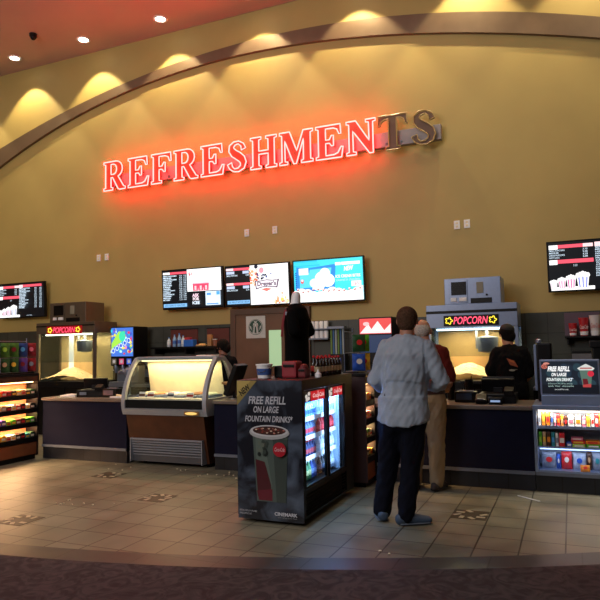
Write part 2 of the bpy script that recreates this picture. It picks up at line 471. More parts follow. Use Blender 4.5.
# ------------------------------------------------------------------ menu screens
def tv(x0, z0, w, h, label, paint, tilt=3.):
    """wall screen; front faces -Y and leans forward a little"""
    y = 9.52
    t = thing('menu_screen', label, 'screen', (x0+w/2, y, z0), 'menu screens on the mustard wall')
    v = Vector((0, -math.sin(R(tilt)), math.cos(R(tilt)))); o = Vector((x0, y, z0))
    n = Vector((1, 0, 0)).cross(v)
    mb = MB(); c = o+Vector((w/2, 0, 0))+v*h/2-n*.03
    mb.obox(c, (w, .06, h), (R(tilt), 0, 0), .006)
    mb.build('screen_body', M_blk, t)
    MB().box(c.x-.15, c.x+.15, c.y+.02, 9.695, c.z-.15, c.z+.15).build('wall_bracket', M_blk2, t)
    b = .022
    a = Art(o+n*.001+Vector((b, 0, 0))+v*b, (1, 0, 0), v, 1.25)
    a.clip = (w-2*b, h-2*b)
    a.rect(0, 0, w-2*b, h-2*b, '#0a1018', .6)
    paint(a, w-2*b, h-2*b)
    a.build('display', t)
    return t
WH, RD, LB, PK = '#ffffff', '#f0566a', '#7fb8e8', '#f0486a'
rnd = random.Random(3)
def rows(a, x0, x1, x2, y1, y0, n, pc='#c8dcec'):
    names = ['SMALL POPCORN', 'MEDIUM', 'LARGE POPCORN', 'HOT DOG', 'NACHOS', 'PRETZEL', 'CANDY', 'WATER', 'JUMBO DRINK', 'COMBO', 'KIDS SNACK', 'COFFEE', 'PIZZA', 'ICEE', 'TEA']
    st = (y1-y0)/n
    for i in range(n):
        y = y1-st*(i+1)
        s_ = names[i % len(names)]
        a.text(s_, x0, y+st*.18, x0+(x1-x0)*(.25+.055*len(s_)), y+st*.86, pc, bold=.02)
        a.text('%d.%02d' % (rnd.randint(3, 8), rnd.choice((25, 50, 75, 0))), x2-.06, y+st*.18, x2, y+st*.86, pc, bold=.02)
def bag(a, cx, y0, w, h, c='#ffffff', s='#f7c6d8'):
    a.poly([(cx-w*.38, y0), (cx+w*.38, y0), (cx+w*.5, y0+h*.7), (cx-w*.5, y0+h*.7)], c)
    for k in (-.25, .0, .25): a.poly([(cx+w*k-.006, y0), (cx+w*k+.006, y0), (cx+w*k*1.3+.008, y0+h*.65), (cx+w*k*1.3-.008, y0+h*.65)], s)
    for k in range(5): a.ell(cx+w*(-.4+.2*k), y0+h*(.74+.1*(1-abs(k-2)/2)), w*.17, h*.15, c, n=10)
def p_popcorn(a, w, h):
    m = w*.47
    a.rect(.01, h*.88, m, h*.95, RD); a.rect(.01, h*.86, m*.22, h*.95, WH); a.rect(m*.78, h*.88, m, h*.95, '#ffd8dc')
    rows(a, .012, .22, m-.07, h*.86, h*.66, 4); rows(a, .012, .012, m-.005, h*.86, h*.66, 4) if False else None
    a.rect(.01, h*.56, m, h*.64, RD); a.rect(.01, h*.54, m*.2, h*.64, WH); a.text('2.25', m*.55, h*.49, m*.64, h*.53, '#c8dcec')
    a.rect(.02, 0, m, h*.07, WH)
    for k, (cx, ww, hh) in enumerate([(.055, .095, .17), (.16, .1, .21), (.28, .12, .25), (.43, .16, .3)]):
        bag(a, cx, h*.04, ww, h*hh*1.15, WH, ['#f7c6d8', '#e884b0', '#d04898', '#4860d8'][k])
    a.rect(m+.02, h*.89, w-.03, h*.96, RD); a.rect(m+.02, h*.87, m+.12, h*.96, '#ffd8dc')
    rows(a, m+.025, m+.32, w-.03, h*.87, h*.25, 14)
    rows(a, m+.025, m+.32, w-.15, h*.87, h*.25, 14)
    a.text('menu items', m+.22, h*.03, m+.37, h*.06, '#c8dcec')
def p_menu2(a, w, h):
    m = w*.42
    a.rect(.01, h*.9, m, h*.96, RD); a.rect(.01, h*.9, m*.3, h*.96, WH)
    rows(a, .015, m*.6, m-.1, h*.88, h*.2, 14); rows(a, .015, m*.6, m-.005, h*.88, h*.2, 14)
    a.rect(.02, h*.03, m+.0, h*.12, LB); a.text('ADD A DRINK TO YOUR ORDER', .05, h*.05, m-.04, h*.1, '#203860')
    a.rect(m+.02, h*.42, w, h, WH)
    a.text('$1', m+.05, h*.83, m+.13, h*.92, '#e83048', bold=.03); a.text('MORE', m+.15, h*.83, m+.24, h*.92, '#c0c8c8')
    for k in range(3): a.poly([(m+.14+k*.11, h*.43), (m+.24+k*.11, h*.43), (m+.25+k*.11, h*.62), (m+.13+k*.11, h*.62)], '#e8486a'); a.rect(m+.17+k*.11, h*.45, m+.21+k*.11, h*.56, '#f8c8d0')
    a.rect(m+.13, h*.61, m+.47, h*.64, '#f8b8c8')
    a.text('ASK', m+.12, h*.27, m+.26, h*.36, '#f8d8e8', bold=.04); a.text('FOR', m+.13, h*.18, m+.26, h*.26, '#f8e8f0', bold=.04); a.text('ICEE', m+.12, h*.08, m+.27, h*.16, '#e0f0ff', bold=.04)
    a.rect(w*.74, h*.04, w-.02, h*.4, '#d8ecff'); a.rect(w*.76, h*.3, w*.83, h*.36, '#5a9ae0'); a.ell(w*.86, h*.18, .08, .06, WH); a.rect(w*.92, h*.3, w-.03, h*.39, '#58a8f0'); a.rect(w*.76, h*.06, w*.95, h*.09, '#6098d8')
def p_menu3(a, w, h):
    m = w*.4
    for y, n in ((.9, 3), (.52, 3)):
        a.rect(.01, h*y, m-.01, h*(y+.06), RD); a.rect(.01, h*y, m*.32, h*(y+.06), '#ffd8dc')
        a.rect(.015, h*(y-.09), m*.36, h*(y-.02), '#b8c8e8'); a.rect(m*.7, h*(y-.09), m*.95, h*(y-.02), '#b8c8e8')
        rows(a, .015, m*.5, m*.95, h*(y-.1), h*(y-.16), 1)
    a.rect(.02, h*.04, m-.02, h*.13, LB); a.text('ASK ABOUT OUR ICE CREAM', .04, h*.06, m-.04, h*.11, '#203860')
    a.rect(m, 0, w, h, WH)
    for k in range(26):
        a.ell(m+.01+rnd.random()*.13, h*(.5+rnd.random()*.42), .008+.022*rnd.random(), .01+.02*rnd.random(), rnd.choice(['#f0a070', '#f8c8a8', '#e86848', '#fadcc8']), n=8)
        a.ell(w-.01-rnd.random()*.28, h*(.03+rnd.random()*.32*rnd.random()), .01+.03*rnd.random(), .01+.02*rnd.random(), rnd.choice(['#f0a070', '#f8c8a8', '#e86848', '#ffd070', '#fadcc8']), n=8)
    a.ell(m+.13, h*.96, .035, .035, '#101830'); a.ell(m+.23, h*.86, .045, .05, '#f49aa8')
    for k in range(16): a.ell(m+.12+rnd.random()*.3, h*(.64+rnd.random()*.14), .01+.02*rnd.random(), .01+.015*rnd.random(), rnd.choice(['#28346c', '#183050', '#5060a0', '#101828']), n=7)
    cx = m+.32
    a.poly([(cx-.22, h*.6), (cx-.2, h*.38), (cx-.1, h*.42), (cx+.0, h*.44), (cx+.1, h*.42), (cx+.2, h*.4), (cx+.24, h*.62), (cx+.12, h*.6), (cx, h*.62), (cx-.1, h*.6)], '#4a3050')
    a.poly([(cx-.2, h*.58), (cx-.185, h*.41), (cx-.1, h*.44), (cx+.0, h*.46), (cx+.1, h*.44), (cx+.185, h*.43), (cx+.21, h*.6), (cx+.1, h*.58), (cx, h*.6), (cx-.1, h*.58)], '#f4ecf4')
    a.text('Dreyer\'s', cx-.17, h*.43, cx+.18, h*.58, '#4a3050', bold=.03)
    a.poly([(cx-.1, h*.38), (cx, h*.32), (cx+.1, h*.38), (cx, h*.41)], '#e07a70')
def p_menu4(a, w, h):
    a.rect(0, 0, w, h, '#38d8e8'); 
    for k in range(8): a.rect(w*.0, h*(.96-.05*k), w*(.35+.02*k), h*(1-.05*k), ['#20c0e0', '#30cce4'][k % 2])
    a.poly([(.02, h*.35), (.06, h*.2), (.7*w*.85, h*.3), (.62*w, h*.88), (.22*w, h*.82), (.05, h*.86)], '#2088d8')
    a.poly([(.1, h*.34), (.52*w, h*.36), (.56*w, h*.8), (.24*w, h*.78), (.23*w, h*.7), (.1, h*.72)], '#58d4ec')
    a.rect(.09, h*.66, .26, h*.82, '#f0fcff')
    for p, q, r_ in [(.42, .55, .13), (.36, .42, .12), (.5, .5, .12), (.46, .68, .09), (.3, .45, .08)]: a.ell(w*p, h*q, r_, r_*.9, '#f4ffff')
    for k in range(9): a.rect(.025+k*.0, h*(.3+.05*k), .05, h*(.33+.05*k), '#1858b8')
    for k in range(12): a.ell(w*(.02+.09*k), h*(.14+.05*math.sin(k*1.3)), .1, .1, WH, n=14)
    a.rect(0, 0, w, h*.16, WH)
    for k in range(13):
        p, q = w*(.06+.075*k), h*(.24+.1*rnd.random()*(1 if k < 8 else .6)); a.ell(p, q, .022, .02, '#a8463a', n=9); a.ell(p-.004, q+.008, .016, .012, '#f8f0f0', n=9)
    a.ell(w*.13, h*.5, .03, .035, '#e04850'); a.ell(w*.13, h*.52, .02, .02, '#f8e8e8')
    a.rect(w*.62, h*.84, w*.7, h*.91, WH); a.rect(w*.71, h*.84, w*.97, h*.91, WH)
    a.text('NEW', w*.74, h*.7, w*.88, h*.81, WH, shear=.3, bold=.04, rot=.08)
    a.text('ICE CREAM BITES', w*.62, h*.54, w*.97, h*.61, '#fff4c8', bold=.03); a.text('covered in chocolate', w*.63, h*.46, w*.96, h*.52, '#c8f8ff')
    a.rect(w*.84, h*.32, w*.98, h*.45, '#f4ffff'); a.text('$5', w*.88, h*.34, w*.95, h*.43, '#e0a8b0', bold=.03)
tv(-10.89, 2.225, 1.27, .72, 'small menu screen with popcorn tubs at far left of the wall', p_popcorn)
tv(-6.80, 2.24, 1.275, .725, 'menu screen with price list and red cups, left of the middle three', p_menu2)
tv(-5.485, 2.235, 1.235, .715, 'menu screen with a white ice cream advert, middle of three in a row', p_menu3)
tv(-4.19, 2.235, 1.235, .72, 'bright turquoise and white advert screen, right of the middle three', p_menu4)
tv(-.262, 2.22, 1.27, .715, 'menu screen with popcorn tubs at the right picture edge', p_popcorn)

# ------------------------------------------------------------------ door in back wall
struct('door_1', MB().box(-5.36, -4.73, 9.64, 9.69, 0, 2.1).box(-4.49, -4.06, 9.64, 9.69, 0, 2.1).box(-4.73, -4.49, 9.64, 9.69, 0, 1.2).box(-4.73, -4.49, 9.64, 9.69, 1.82, 2.1), mat('brown door veneer', '#6b4a34', .5, var=.12, scale=3))
d = struct('trim_3', MB().box(-5.46, -5.36, 9.62, 9.7, 0, 2.2, .004).box(-4.06, -3.96, 9.62, 9.7, 0, 2.2, .004).box(-5.36, -4.06, 9.62, 9.7, 2.1, 2.2, .004), mat('brown door frame', '#5a4030', .5))
struct('window_1', MB().box(-4.73, -4.49, 9.66, 9.68, 1.2, 1.82), mat('lit frosted pane', '#b4d4a4', .3, emit=.75))
t = thing('coffee_poster', 'white paper with round green coffee emblem taped on the brown door', 'poster', (-4.96, 9.635, 1.69))
MB().box(-5.15, -4.78, 9.628, 9.637, 1.69, 2.07).build('paper', mat('white paper', '#c9c9c6', .7), t)
a = Art((-5.15, 9.626, 1.69), (1, 0, 0), (0, 0, 1), 0)
cx, cz = .185, .19
a.ell(cx, cz, .135, .135, '#20483c', n=36)
a.ell(cx, cz, .128, .128, '#c9c9c6', n=36); a.ell(cx, cz, .12, .12, '#20483c', n=36)
a.poly([(cx-.07, cz-.1), (cx-.05, cz+.02), (cx-.045, cz+.06), (cx, cz+.085), (cx+.045, cz+.06), (cx+.05, cz+.02), (cx+.07, cz-.1), (cx+.03, cz-.115), (cx-.03, cz-.115)], '#c9c9c6')
a.ell(cx, cz+.035, .026, .034, '#20483c'); a.ell(cx, cz+.035, .02, .028, '#c9c9c6')
for k in (-1, 1):
    for j in range(3): a.poly([(cx+k*(.03+.014*j), cz+.04-.02*j), (cx+k*(.036+.014*j), cz+.04-.02*j), (cx+k*(.06+.01*j), cz-.1+.01*j), (cx+k*(.052+.01*j), cz-.1+.01*j)], '#20483c')
    a.poly([(cx+k*.07, cz-.06), (cx+k*.1, cz-.02), (cx+k*.112, cz+.03), (cx+k*.085, cz+.01)], '#c9c9c6')
a.poly([(cx-.02, cz+.08), (cx+.02, cz+.08), (cx+.03, cz+.105), (cx, cz+.095), (cx-.03, cz+.105)], '#c9c9c6')
a.poly([(cx-.012, cz-.0), (cx+.012, cz-.0), (cx+.02, cz-.1), (cx-.02, cz-.1)], '#20483c')
a.build('emblem', t)

# ------------------------------------------------------------------ counters
def counter(name, label, x0, x1):
    t = thing(name, label, 'counter', ((x0+x1)/2, 7.3, 0))
    MB().box(x0, x1, 7.0, 7.65, .2, .825).build('front_panel', M_navy, t)
    MB().box(x0, x1, 6.985, 7.0, .165, .2).build('metal_strip', M_steeld, t)
    MB().box(x0, x1, 7.01, 7.6, 0, .165).build('tiled_base', M_base, t)
    MB().box(x0-.0, x1+.0, 6.965, 7.7, .825, .868, .008).build('countertop', M_top, t)
    return t
counter('service_counter', 'dark navy counter between the snack shelf and the gelato case', -7.1, -5.6)
counter('service_counter', 'dark navy counter between the gelato case and the drinks fridge', -4.22, -2.15)
counter('service_counter', 'long dark navy counter in front of the right popcorn machine', -2.14, -.405)

def back_counter(x0, x1, label):
    t = thing('back_counter', label, 'counter', ((x0+x1)/2, 9.4, 0))
    MB().box(x0, x1, 9.1, 9.66, .1, .88).build('cabinet', M_blk2, t)
    MB().box(x0, x1, 9.15, 9.6, 0, .1).build('plinth', M_blk, t)
    MB().box(x0, x1, 9.05, 9.66, .88, .92, .006).build('worktop', M_steeld, t)
    for k in range(int((x1-x0)/.5)):
        f = MB().box(x0+.02+k*.5, x0+.48+k*.5, 9.08, 9.1, .14, .84, .004).build('cabinet_door', M_blk, t)
        MB().box(x0+.4+k*.5, x0+.42+k*.5, 9.06, 9.08, .6, .75, .003).build('handle', M_steel, f)
back_counter(-7.66, -5.6, 'low back counter with steel top behind the gelato case')
back_counter(-3.9, -1.95, 'low back counter behind the two customers')
back_counter(-.5, 2.2, 'low back counter at the right edge under the cup posters')

# ------------------------------------------------------------------ popcorn machines
def popblob(a, cx, cy, r):
    pts = [(cx+r*(1+.28*math.cos(5*t))*math.cos(t), cy+r*(1+.28*math.cos(5*t))*math.sin(t)) for t in [2*PI*k/30 for k in range(30)]]
    return pts
def popcorn_machine(x0, x1, yf, yb, z1, z2, z3, label, steel, glow, idx):
    """z1 glass bottom, z2 header bottom, z3 top"""
    t = thing('popcorn_machine', label, 'popcorn machine', ((x0+x1)/2, (yf+yb)/2, 0), 'popcorn machines by the back wall')
    w = x1-x0; p = .05
    MB().box(x0, x1, yf+.02, yb, .08, z1, .008).build('base_cabinet', M_blk2, t)
    MB().box(x0+.02, x1-.02, yf+.05, yb-.05, 0, .08).build('kickplate', M_blk, t)
    for sx in range(2):
        dd = MB().box(x0+.03+sx*(w/2-.02), x0+w/2-.01+sx*(w/2-.02), yf, yf+.02, .14, z1-.1, .004).build('cabinet_door', M_blk, t)
        MB().box(x0+w/2-.06+sx*.08, x0+w/2-.04+sx*.08, yf-.02, yf, .4, .6, .004).build('handle', M_steel, dd)
    for px in (x0, x1-p):
        for py in (yf, yb-p): MB().box(px, px+p, py, py+p, z1, z2, .003).build('corner_post', steel, t)
    MB().box(x0+p, x1-p, yb-.02, yb, z1, z2).build('back_panel', mat('warm steel liner %d' % idx, '#cdb98c' if idx == 1 else '#a98d5e', .4, .2), t)
    MB().box(x0, x1, yf-.01, yb, z2, z3, .006).build('header', steel, t)
    MB().box(x0+.0, x1, yf-.014, yf-.008, z2+(z3-z2)*.62, z2+(z3-z2)*.74).build('dark_stripe', M_blk, t)
    MB().box(x0+p, x1-p, yf+.005, yf+.01, z1+.35, z2).build('front_glass', glass(), t)
    MB().box(x1-.02, x1-.015, yf+p, yb-p, z1, z2).build('side_glass', glass(), t)
    MB().box(x0+.015, x0+.02, yf+p, yb-p, z1, z2).build('side_glass', glass(), t)
    # kettle hanging from the header
    kx = x0+w*.64; ky = (yf+yb)/2
    k = MB().lathe([(.02, z2-.36), (.13, z2-.34), (.15, z2-.2), (.15, z2-.14), (.02, z2-.12)], (kx, ky, 0), 24).build('kettle', M_steeld, t, True)
    MB().box(kx-.02, kx+.02, ky-.02, ky+.02, z2-.13, z2).box(kx-.16, kx-.13, ky-.015, ky+.015, z2-.3, z2).build('kettle_arm', M_steeld, k)
    # mound of popcorn
    bm = MB(); r2 = random.Random(idx)
    n = 30
    vs = {}
    for i in range(n+1):
        for j in range(n+1):
            u_, v_ = i/n, j/n
            z = z1+.02+.22*math.exp(-(((u_-.42)/.3)**2+((v_-.5)/.5)**2))+r2.uniform(0, .018)
            vs[i, j] = bm.b.verts.new((x0+.055+u_*(w-.11), yf+.06+v_*(yb-yf-.12), z))
    for i in range(n):
        for j in range(n): bm.b.faces.new((vs[i, j], vs[i+1, j], vs[i+1, j+1], vs[i, j+1]))
    pc = bm.build('popcorn', mat('popcorn', '#f4e2ae', .8, bump=.8, scale=60), t); pc['kind'] = 'stuff'
    if idx == 1: MB().lathe([(.045, z1+.15), (.045, z2-.02)], (x0+w*.42, yf+.28, 0), 20).build('reflection_band', mat('glowing reflection', '#fff4d8', .3, emit=1.1), t, True)  # glowing column stands in for a light reflection between lamp and popcorn
    MB().box(x0+.12, x1-.12, yf+.1, yf+.16, z2-.035, z2-.012).build('lamp', mat('warmer lamp '+glow, glow, emit=7), t)
    light('warmer_light', 'AREA', ((x0+x1)/2, yf+.25, z2-.05), 24, '#ffdca0', w*.7, ((x0+x1)/2, yf+.3, 0), sy=.15)
    # neon-like POPCORN lettering on the header
    hz = (z2+z2+(z3-z2)*.6)/2; hh = .052
    hb = MB().box(x0+w*.2, x0+w*.8, yf-.03, yf-.012, hz-hh-.02, hz+hh+.02, .004).build('sign_box', M_blk if idx == 2 else mat('dark red backing', '#c01418', .4, emit=.45), t)
    a = Art((x0, yf-.031, hz), (1, 0, 0), (0, 0, 1), 1.6)
    a.text('POPCORN', w*.31, -hh, w*.69, hh, '#ff5070', shear=.25, bold=.01)
    a.build('lit_lettering', hb)
    for cx in (.26, .74):
        pts = popblob(None, x0+w*cx, hz, .04)
        MB().chain([(p_[0], yf-.036, p_[1]) for p_ in pts], .0065, 6, (0, 1, 0), closed=True).build('yellow_tube', mat('lit yellow tube', '#f2d83a', emit=1.7), hb)
    return t
M_dkst = mat('dark bronze steel', '#6a5e50', .4, .5)
popcorn_machine(-9.2, -7.82, 8.9, 9.5, .98, 1.86, 2.06, 'dark popcorn machine with red lit sign at left of the hall', M_dkst, '#fff0d0', 1)
popcorn_machine(-1.87, -.645, 8.9, 9.5, 1.0, 1.75, 2.07, 'silver popcorn machine with pink lit sign behind the right counter', M_steel, '#d8ecff', 2)
def vent_box(x0, x1, yf, yb, z0, z1, st, label):
    t = thing('exhaust_unit', label, 'ventilation unit', ((x0+x1)/2, (yf+yb)/2, z0), 'ventilation units on the popcorn machines')
    w = x1-x0; h = z1-z0
    MB().box(x0, x1, yf, yb, z0, z1, .008).build('housing', st, t)
    MB().box(x0+w*.09, x0+w*.42, yf-.012, yf, z0+h*.06, z0+h*.94, .004).build('access_panel', st, t)
    f = MB().box(x0+w*.13, x0+w*.4, yf-.02, yf-.012, z0+h*.36, z0+h*.86, .003).build('grille', M_blk, t)
    mb = MB()
    for k in range(7): mb.box(x0+w*.13, x0+w*.4, yf-.026, yf-.018, z0+h*(.38+.068*k), z0+h*(.39+.068*k))
    mb.build('slats', M_blk2, f)
    MB().box(x0+w*.12, x0+w*.22, yf-.03, yf-.012, z0+h*.12, z0+h*.26, .004).box(x0+w*.27, x0+w*.4, yf-.03, yf-.012, z0+h*.12, z0+h*.26, .004).build('latch', M_white, t)
    MB().box(x0+w*.47, x0+w*.84, yf-.01, yf, z0+h*.03, z0+h*.22, .002).build('label_plate', M_blk, t)
    MB().box(x0+w*.58, x0+w*.7, yf-.008, yf, z0+h*.4, z0+h*.82, .002).build('notice', mat('beige notice', '#8a8574', .6), t)
    MB().box(x0+w*.74, x0+w*.77, yf-.02, yf, z0+h*.3, z0+h*.36, .002).build('switch', M_blk, t)
    return t
vent_box(-8.93, -8.08, 8.95, 9.45, 2.062, 2.43, M_dkst, 'dark bronze metal unit on top of the left popcorn machine')
vent_box(-1.615, -.85, 8.95, 9.45, 2.072, 2.44, M_steel, 'silver metal unit on top of the right popcorn machine')
t = thing('popcorn_bucket', 'red and white paper popcorn bucket beside the cap-wearing worker', 'bucket', (-1.03, 8.6, .87))

# ------------------------------------------------------------------ slush machines
def slush(x0, x1, yf, label, art):
    t = thing('slush_machine', label, 'drinks machine', ((x0+x1)/2, yf+.2, .92), 'frozen drink machines on the back counter')
    w = x1-x0
    MB().box(x0, x1, yf, yf+.4, 1.25, 1.95, .01).build('display_housing', M_blk, t)
    MB().box(x0+.02, x1-.02, yf+.15, yf+.4, .92, 1.25, .006).build('back_body', M_steeld, t)
    MB().box(x0, x1, yf-.05, yf+.4, .92, .97, .006).build('drip_tray', M_steeld, t)
    a = Art((x0, yf-.003, 1.25), (1, 0, 0), (0, 0, 1), 1.1); art(a, w, .7); a.build('display', t)
    for k in range(3):
        cx = x0+w*(.2+.3*k)
        n_ = MB().chain([(cx, yf+.02, 1.25), (cx, yf+.02, 1.14)], [.03, .022]).build('nozzle', M_steel, t, True)
        MB().chain([(cx, yf, 1.2), (cx, yf-.06, 1.17)], .009, 8).build('lever', M_chrome, n_, True)
    return t
def art_slush(a, w, h):
    a.rect(.015, .17, w-.015, h-.02, '#4878d8')
    rr = random.Random(5)
    for k in range(60):
        a.ell(.03+rr.random()*(w-.06), .2+rr.random()*(h-.25), .012+.025*rr.random(), .012+.022*rr.random(), rr.choice(['#e83858', '#f090b8', '#38c8e0', '#58e060', '#c8f0ff', '#3858d0', '#f0e050', '#9058d0']), n=9)
    a.poly([(.04, .3), (.04, .4), (.2, .62), (.3, .6), (.3, .45), (.12, .35)], '#a8e850')
    for k in range(5): a.ell(.08+.085*k, .27+.045*k, .04, .045, '#e8f8ff', n=12); a.ell(.08+.085*k, .27+.045*k, .027, .032, '#3060d8', n=12)
    a.ell(w*.55, h*.75, .07, .09, '#40e0b0')
    for k, c in enumerate(('#585040', '#c04868', '#3858b8')): a.rect(.05+k*.165, .03, .15+k*.165, .13, c); a.ell(.1+k*.165, .08, .03, .03, '#d8d0d0', .5)
def art_red(a, w, h):
    a.rect(.015, .45, w-.015, h-.02, '#e04848'); a.poly([(.02, .46), (.15, .6), (.2, .52), (.3, .64), (.4, .5), (w-.02, .6), (w-.02, .46)], '#ffe8e8')
    a.ell(.12, .6, .05, .03, '#f8c0c0'); a.rect(.015, .17, w-.015, .43, '#2a4878', .4)
slush(-7.63, -7.12, 9.1, 'frozen drink machine with bright colourful display beside the left popcorn machine', art_slush)
slush(-2.95, -2.43, 9.12, 'frozen drink machine with red display, behind the man in blue-grey shirt', art_red)

# ------------------------------------------------------------------ gelato case
gx0, gx1 = -5.56, -4.28
gel = thing('gelato_case', 'curved glass gelato display case with brown wood front', 'display case', ((gx0+gx1)/2, 7.3, 0))
def smooth_prof(p, n=5):
    out = []
    for i in range(len(p)-1):
        a_, b_, c_, d_ = p[max(i-1, 0)], p[i], p[i+1], p[min(i+2, len(p)-1)]
        for k in range(n):
            t_ = k/n
            out.append(tuple(.5*((2*b_[j])+(-a_[j]+c_[j])*t_+(2*a_[j]-5*b_[j]+4*c_[j]-d_[j])*t_*t_+(-a_[j]+3*b_[j]-3*c_[j]+d_[j])*t_**3) for j in (0, 1)))
    out.append(p[-1]); return out
front = smooth_prof([(6.90, .67), (6.87, .76), (6.865, .88), (6.90, 1.03), (6.98, 1.2), (7.08, 1.34), (7.16, 1.42)])
outer = front+[(7.36, 1.42), (7.54, 1.285), (7.68, .95), (7.7, .67)]
inner_ = smooth_prof([(6.915, .89), (6.95, 1.03), (7.03, 1.2), (7.12, 1.32), (7.2, 1.37), (7.34, 1.365), (7.45, 1.26), (7.6, .95), (7.61, .89)])
def yz_prism(mb, loops, xa, xb): return mb.prism(loops, (xb, 0, 0), (0, 1, 0), (0, 0, 1), xa-xb)
for xa, xb in ((gx0-.02, gx0+.035), (gx1-.035, gx1+.02)):
    e_ = yz_prism(MB(), [outer, inner_], xa, xb).build('end_frame', M_steeld if 0 else mat('silver painted frame', '#a4aab4', .35, .3), gel)
    yz_prism(MB(), [inner_], (xa+xb)/2-.003, (xa+xb)/2+.003).build('end_glass', glass(), e_)
M_frame = mat('silver painted frame', '#a4aab4', .35, .3)
MB().box(gx0, gx1, 7.16, 7.38, 1.385, 1.43, .006).build('top_panel', M_frame, gel)
mb = MB()
for (y0, z0), (y1, z1) in zip(front[10:], front[11:]): mb.quad((gx0+.035, y0+.01, z0), (gx1-.035, y0+.01, z0), (gx1-.035, y1+.01, z1), (gx0+.035, y1+.01, z1))
mb.build('curved_glass', glass(), gel, True)
yz_prism(MB(), [[(6.9, .67), (6.86, .75), (6.9, .76), (6.95, .67)]], gx0+.03, gx1-.03).build('bumper_rail', M_frame, gel)
yz_prism(MB(), [[(6.885, .76), (6.88, .87), (6.9, .87), (6.9, .76)]], gx0+.035, gx1-.035).build('dark_lower_glass', mat('smoked panel', '#1a1c1c', .12), gel)
yz_prism(MB(), [[(6.92, .67), (6.985, .36), (7.06, .05), (7.65, .05), (7.68, .67)]], gx0+.02, gx1-.05).build('wood_body', M_brown, gel)
g_ = MB()
for k in range(9):
    z = .075+k*.034; y = 7.04-k*.0095
    g_.obox(((gx0+gx1)/2-.01, y-.012, z), (1.12, .035, .006), (R(28), 0, 0))
g_.box(gx0+.065, gx0+.075, 6.94, 7.06, .05, .36).box(gx1-.1, gx1-.09, 6.94, 7.06, .05, .36)
g_.build('grille', mat('silver grille', '#9a9ea8', .4, .3), gel)
MB().box(gx0+.075, gx1-.1, 7.0, 7.05, .05, .35).build('grille_backing', mat('grey backing', '#3e4046', .6), gel)
for cx_ in (gx0+.16, gx1-.12):
    for cy in (7.15, 7.58): MB().lathe([(.035, -.015), (.035, .015)], (cx_, cy, .036), 14, 'X').build('caster', M_blk2, gel, True)
MB().box(gx0+.04, gx1-.04, 6.93, 7.6, .86, .885).build('display_deck', mat('cream deck', '#efe6cf', .4), gel)
MB().prism([[(gx0+.04, .885), (gx1-.04, .885), (gx1-.04, 1.38), (gx0+.04, 1.38)]], (0, 7.6, 0), (1, 0, 0), (0, -.18, 1), .0).build('back_panel', M_cream, gel)
MB().box(gx0+.06, gx1-.06, 7.52, 7.56, .9, .96).build('back_rail', mat('olive cream rail', '#b8a878', .5), gel)
MB().box(gx0+.06, gx1-.06, 7.2, 7.25, 1.365, 1.383).build('case_lamp', mat('warm strip lamp', '#ffe6a8', emit=2.5), gel)
light('case_light', 'AREA', ((gx0+gx1)/2, 7.25, 1.35), 12, '#ffe0aa', 1.2, ((gx0+gx1)/2, 7.3, 0), sy=.1)
mb = MB()
for k in range(2): mb.obox((gx1-.42+.18*k*0+.3*k, 6.855, .645), (.16, .02, .04), (0, 0, 0), .008)
cards = [(-5.36, 'brown'), (-5.22, 'dark red'), (-4.9, 'dark blue'), (-4.6, 'red')]
tubcols = [('#f3e7c4', 'cream'), ('#c58b5a', 'caramel'), ('#f0d8dc', 'pale pink'), ('#e8e0c0', 'vanilla'), ('#8a5a3a', 'chocolate'), ('#e6edd2', 'pale green')]
for k, (c, nm) in enumerate(tubcols):
    x = gx0+.06+k*.196
    t = thing('gelato_tub', '%s gelato tub in the curved case, %s' % (nm, ['at its left end', 'second from the left end', 'left of the middle', 'right of the middle', 'second from the right end', 'at its right end'][k]), 'gelato tub', (x+.1, 7.25, .885), 'gelato tubs in the curved case')
    MB().box(x, x+.185, 7.08, 7.42, .886, .92, .008).build('pan', M_steel, t)
    m_ = MB()
    m_.ball((x+.092, 7.25, .925), (.083, .155, .028), 14); m_.build('gelato', mat('gelato '+nm, c, .6, bump=.6, scale=25), t, True)
for k, (x, c) in enumerate(cards):
    t = thing('price_card', '%s and white card in gelato case, %s' % (c, ['leftmost of four', 'second from the left of four', 'third from the left of four', 'rightmost of four'][k]), 'card', (x, 7.03, .886), 'flavour cards in the gelato case')
    MB().obox((x, 7.03, .925), (.1, .006, .075), (R(-15), 0, 0)).build('card', M_white, t)
    MB().obox((x, 7.026, .92), (.1, .004, .03), (R(-15), 0, 0)).build('colour_band', mat('card '+c, {'brown': '#5a3422', 'dark red': '#7a2622', 'dark blue': '#28324a', 'red': '#a02a22'}[c], .6), t)
t = thing('brass_lamp', 'small glowing brass oval light on the case front below the glass', 'light', (-4.47, 6.87, .66))
MB().ball((-4.47, 6.845, .71), (.09, .02, .018)).build('lens', mat('warm glow lens', '#f0c870', emit=1.1), t, True)
MB().box(-4.58, -4.36, 6.852, 6.86, .685, .735, .004).build('backplate', M_tan, t)

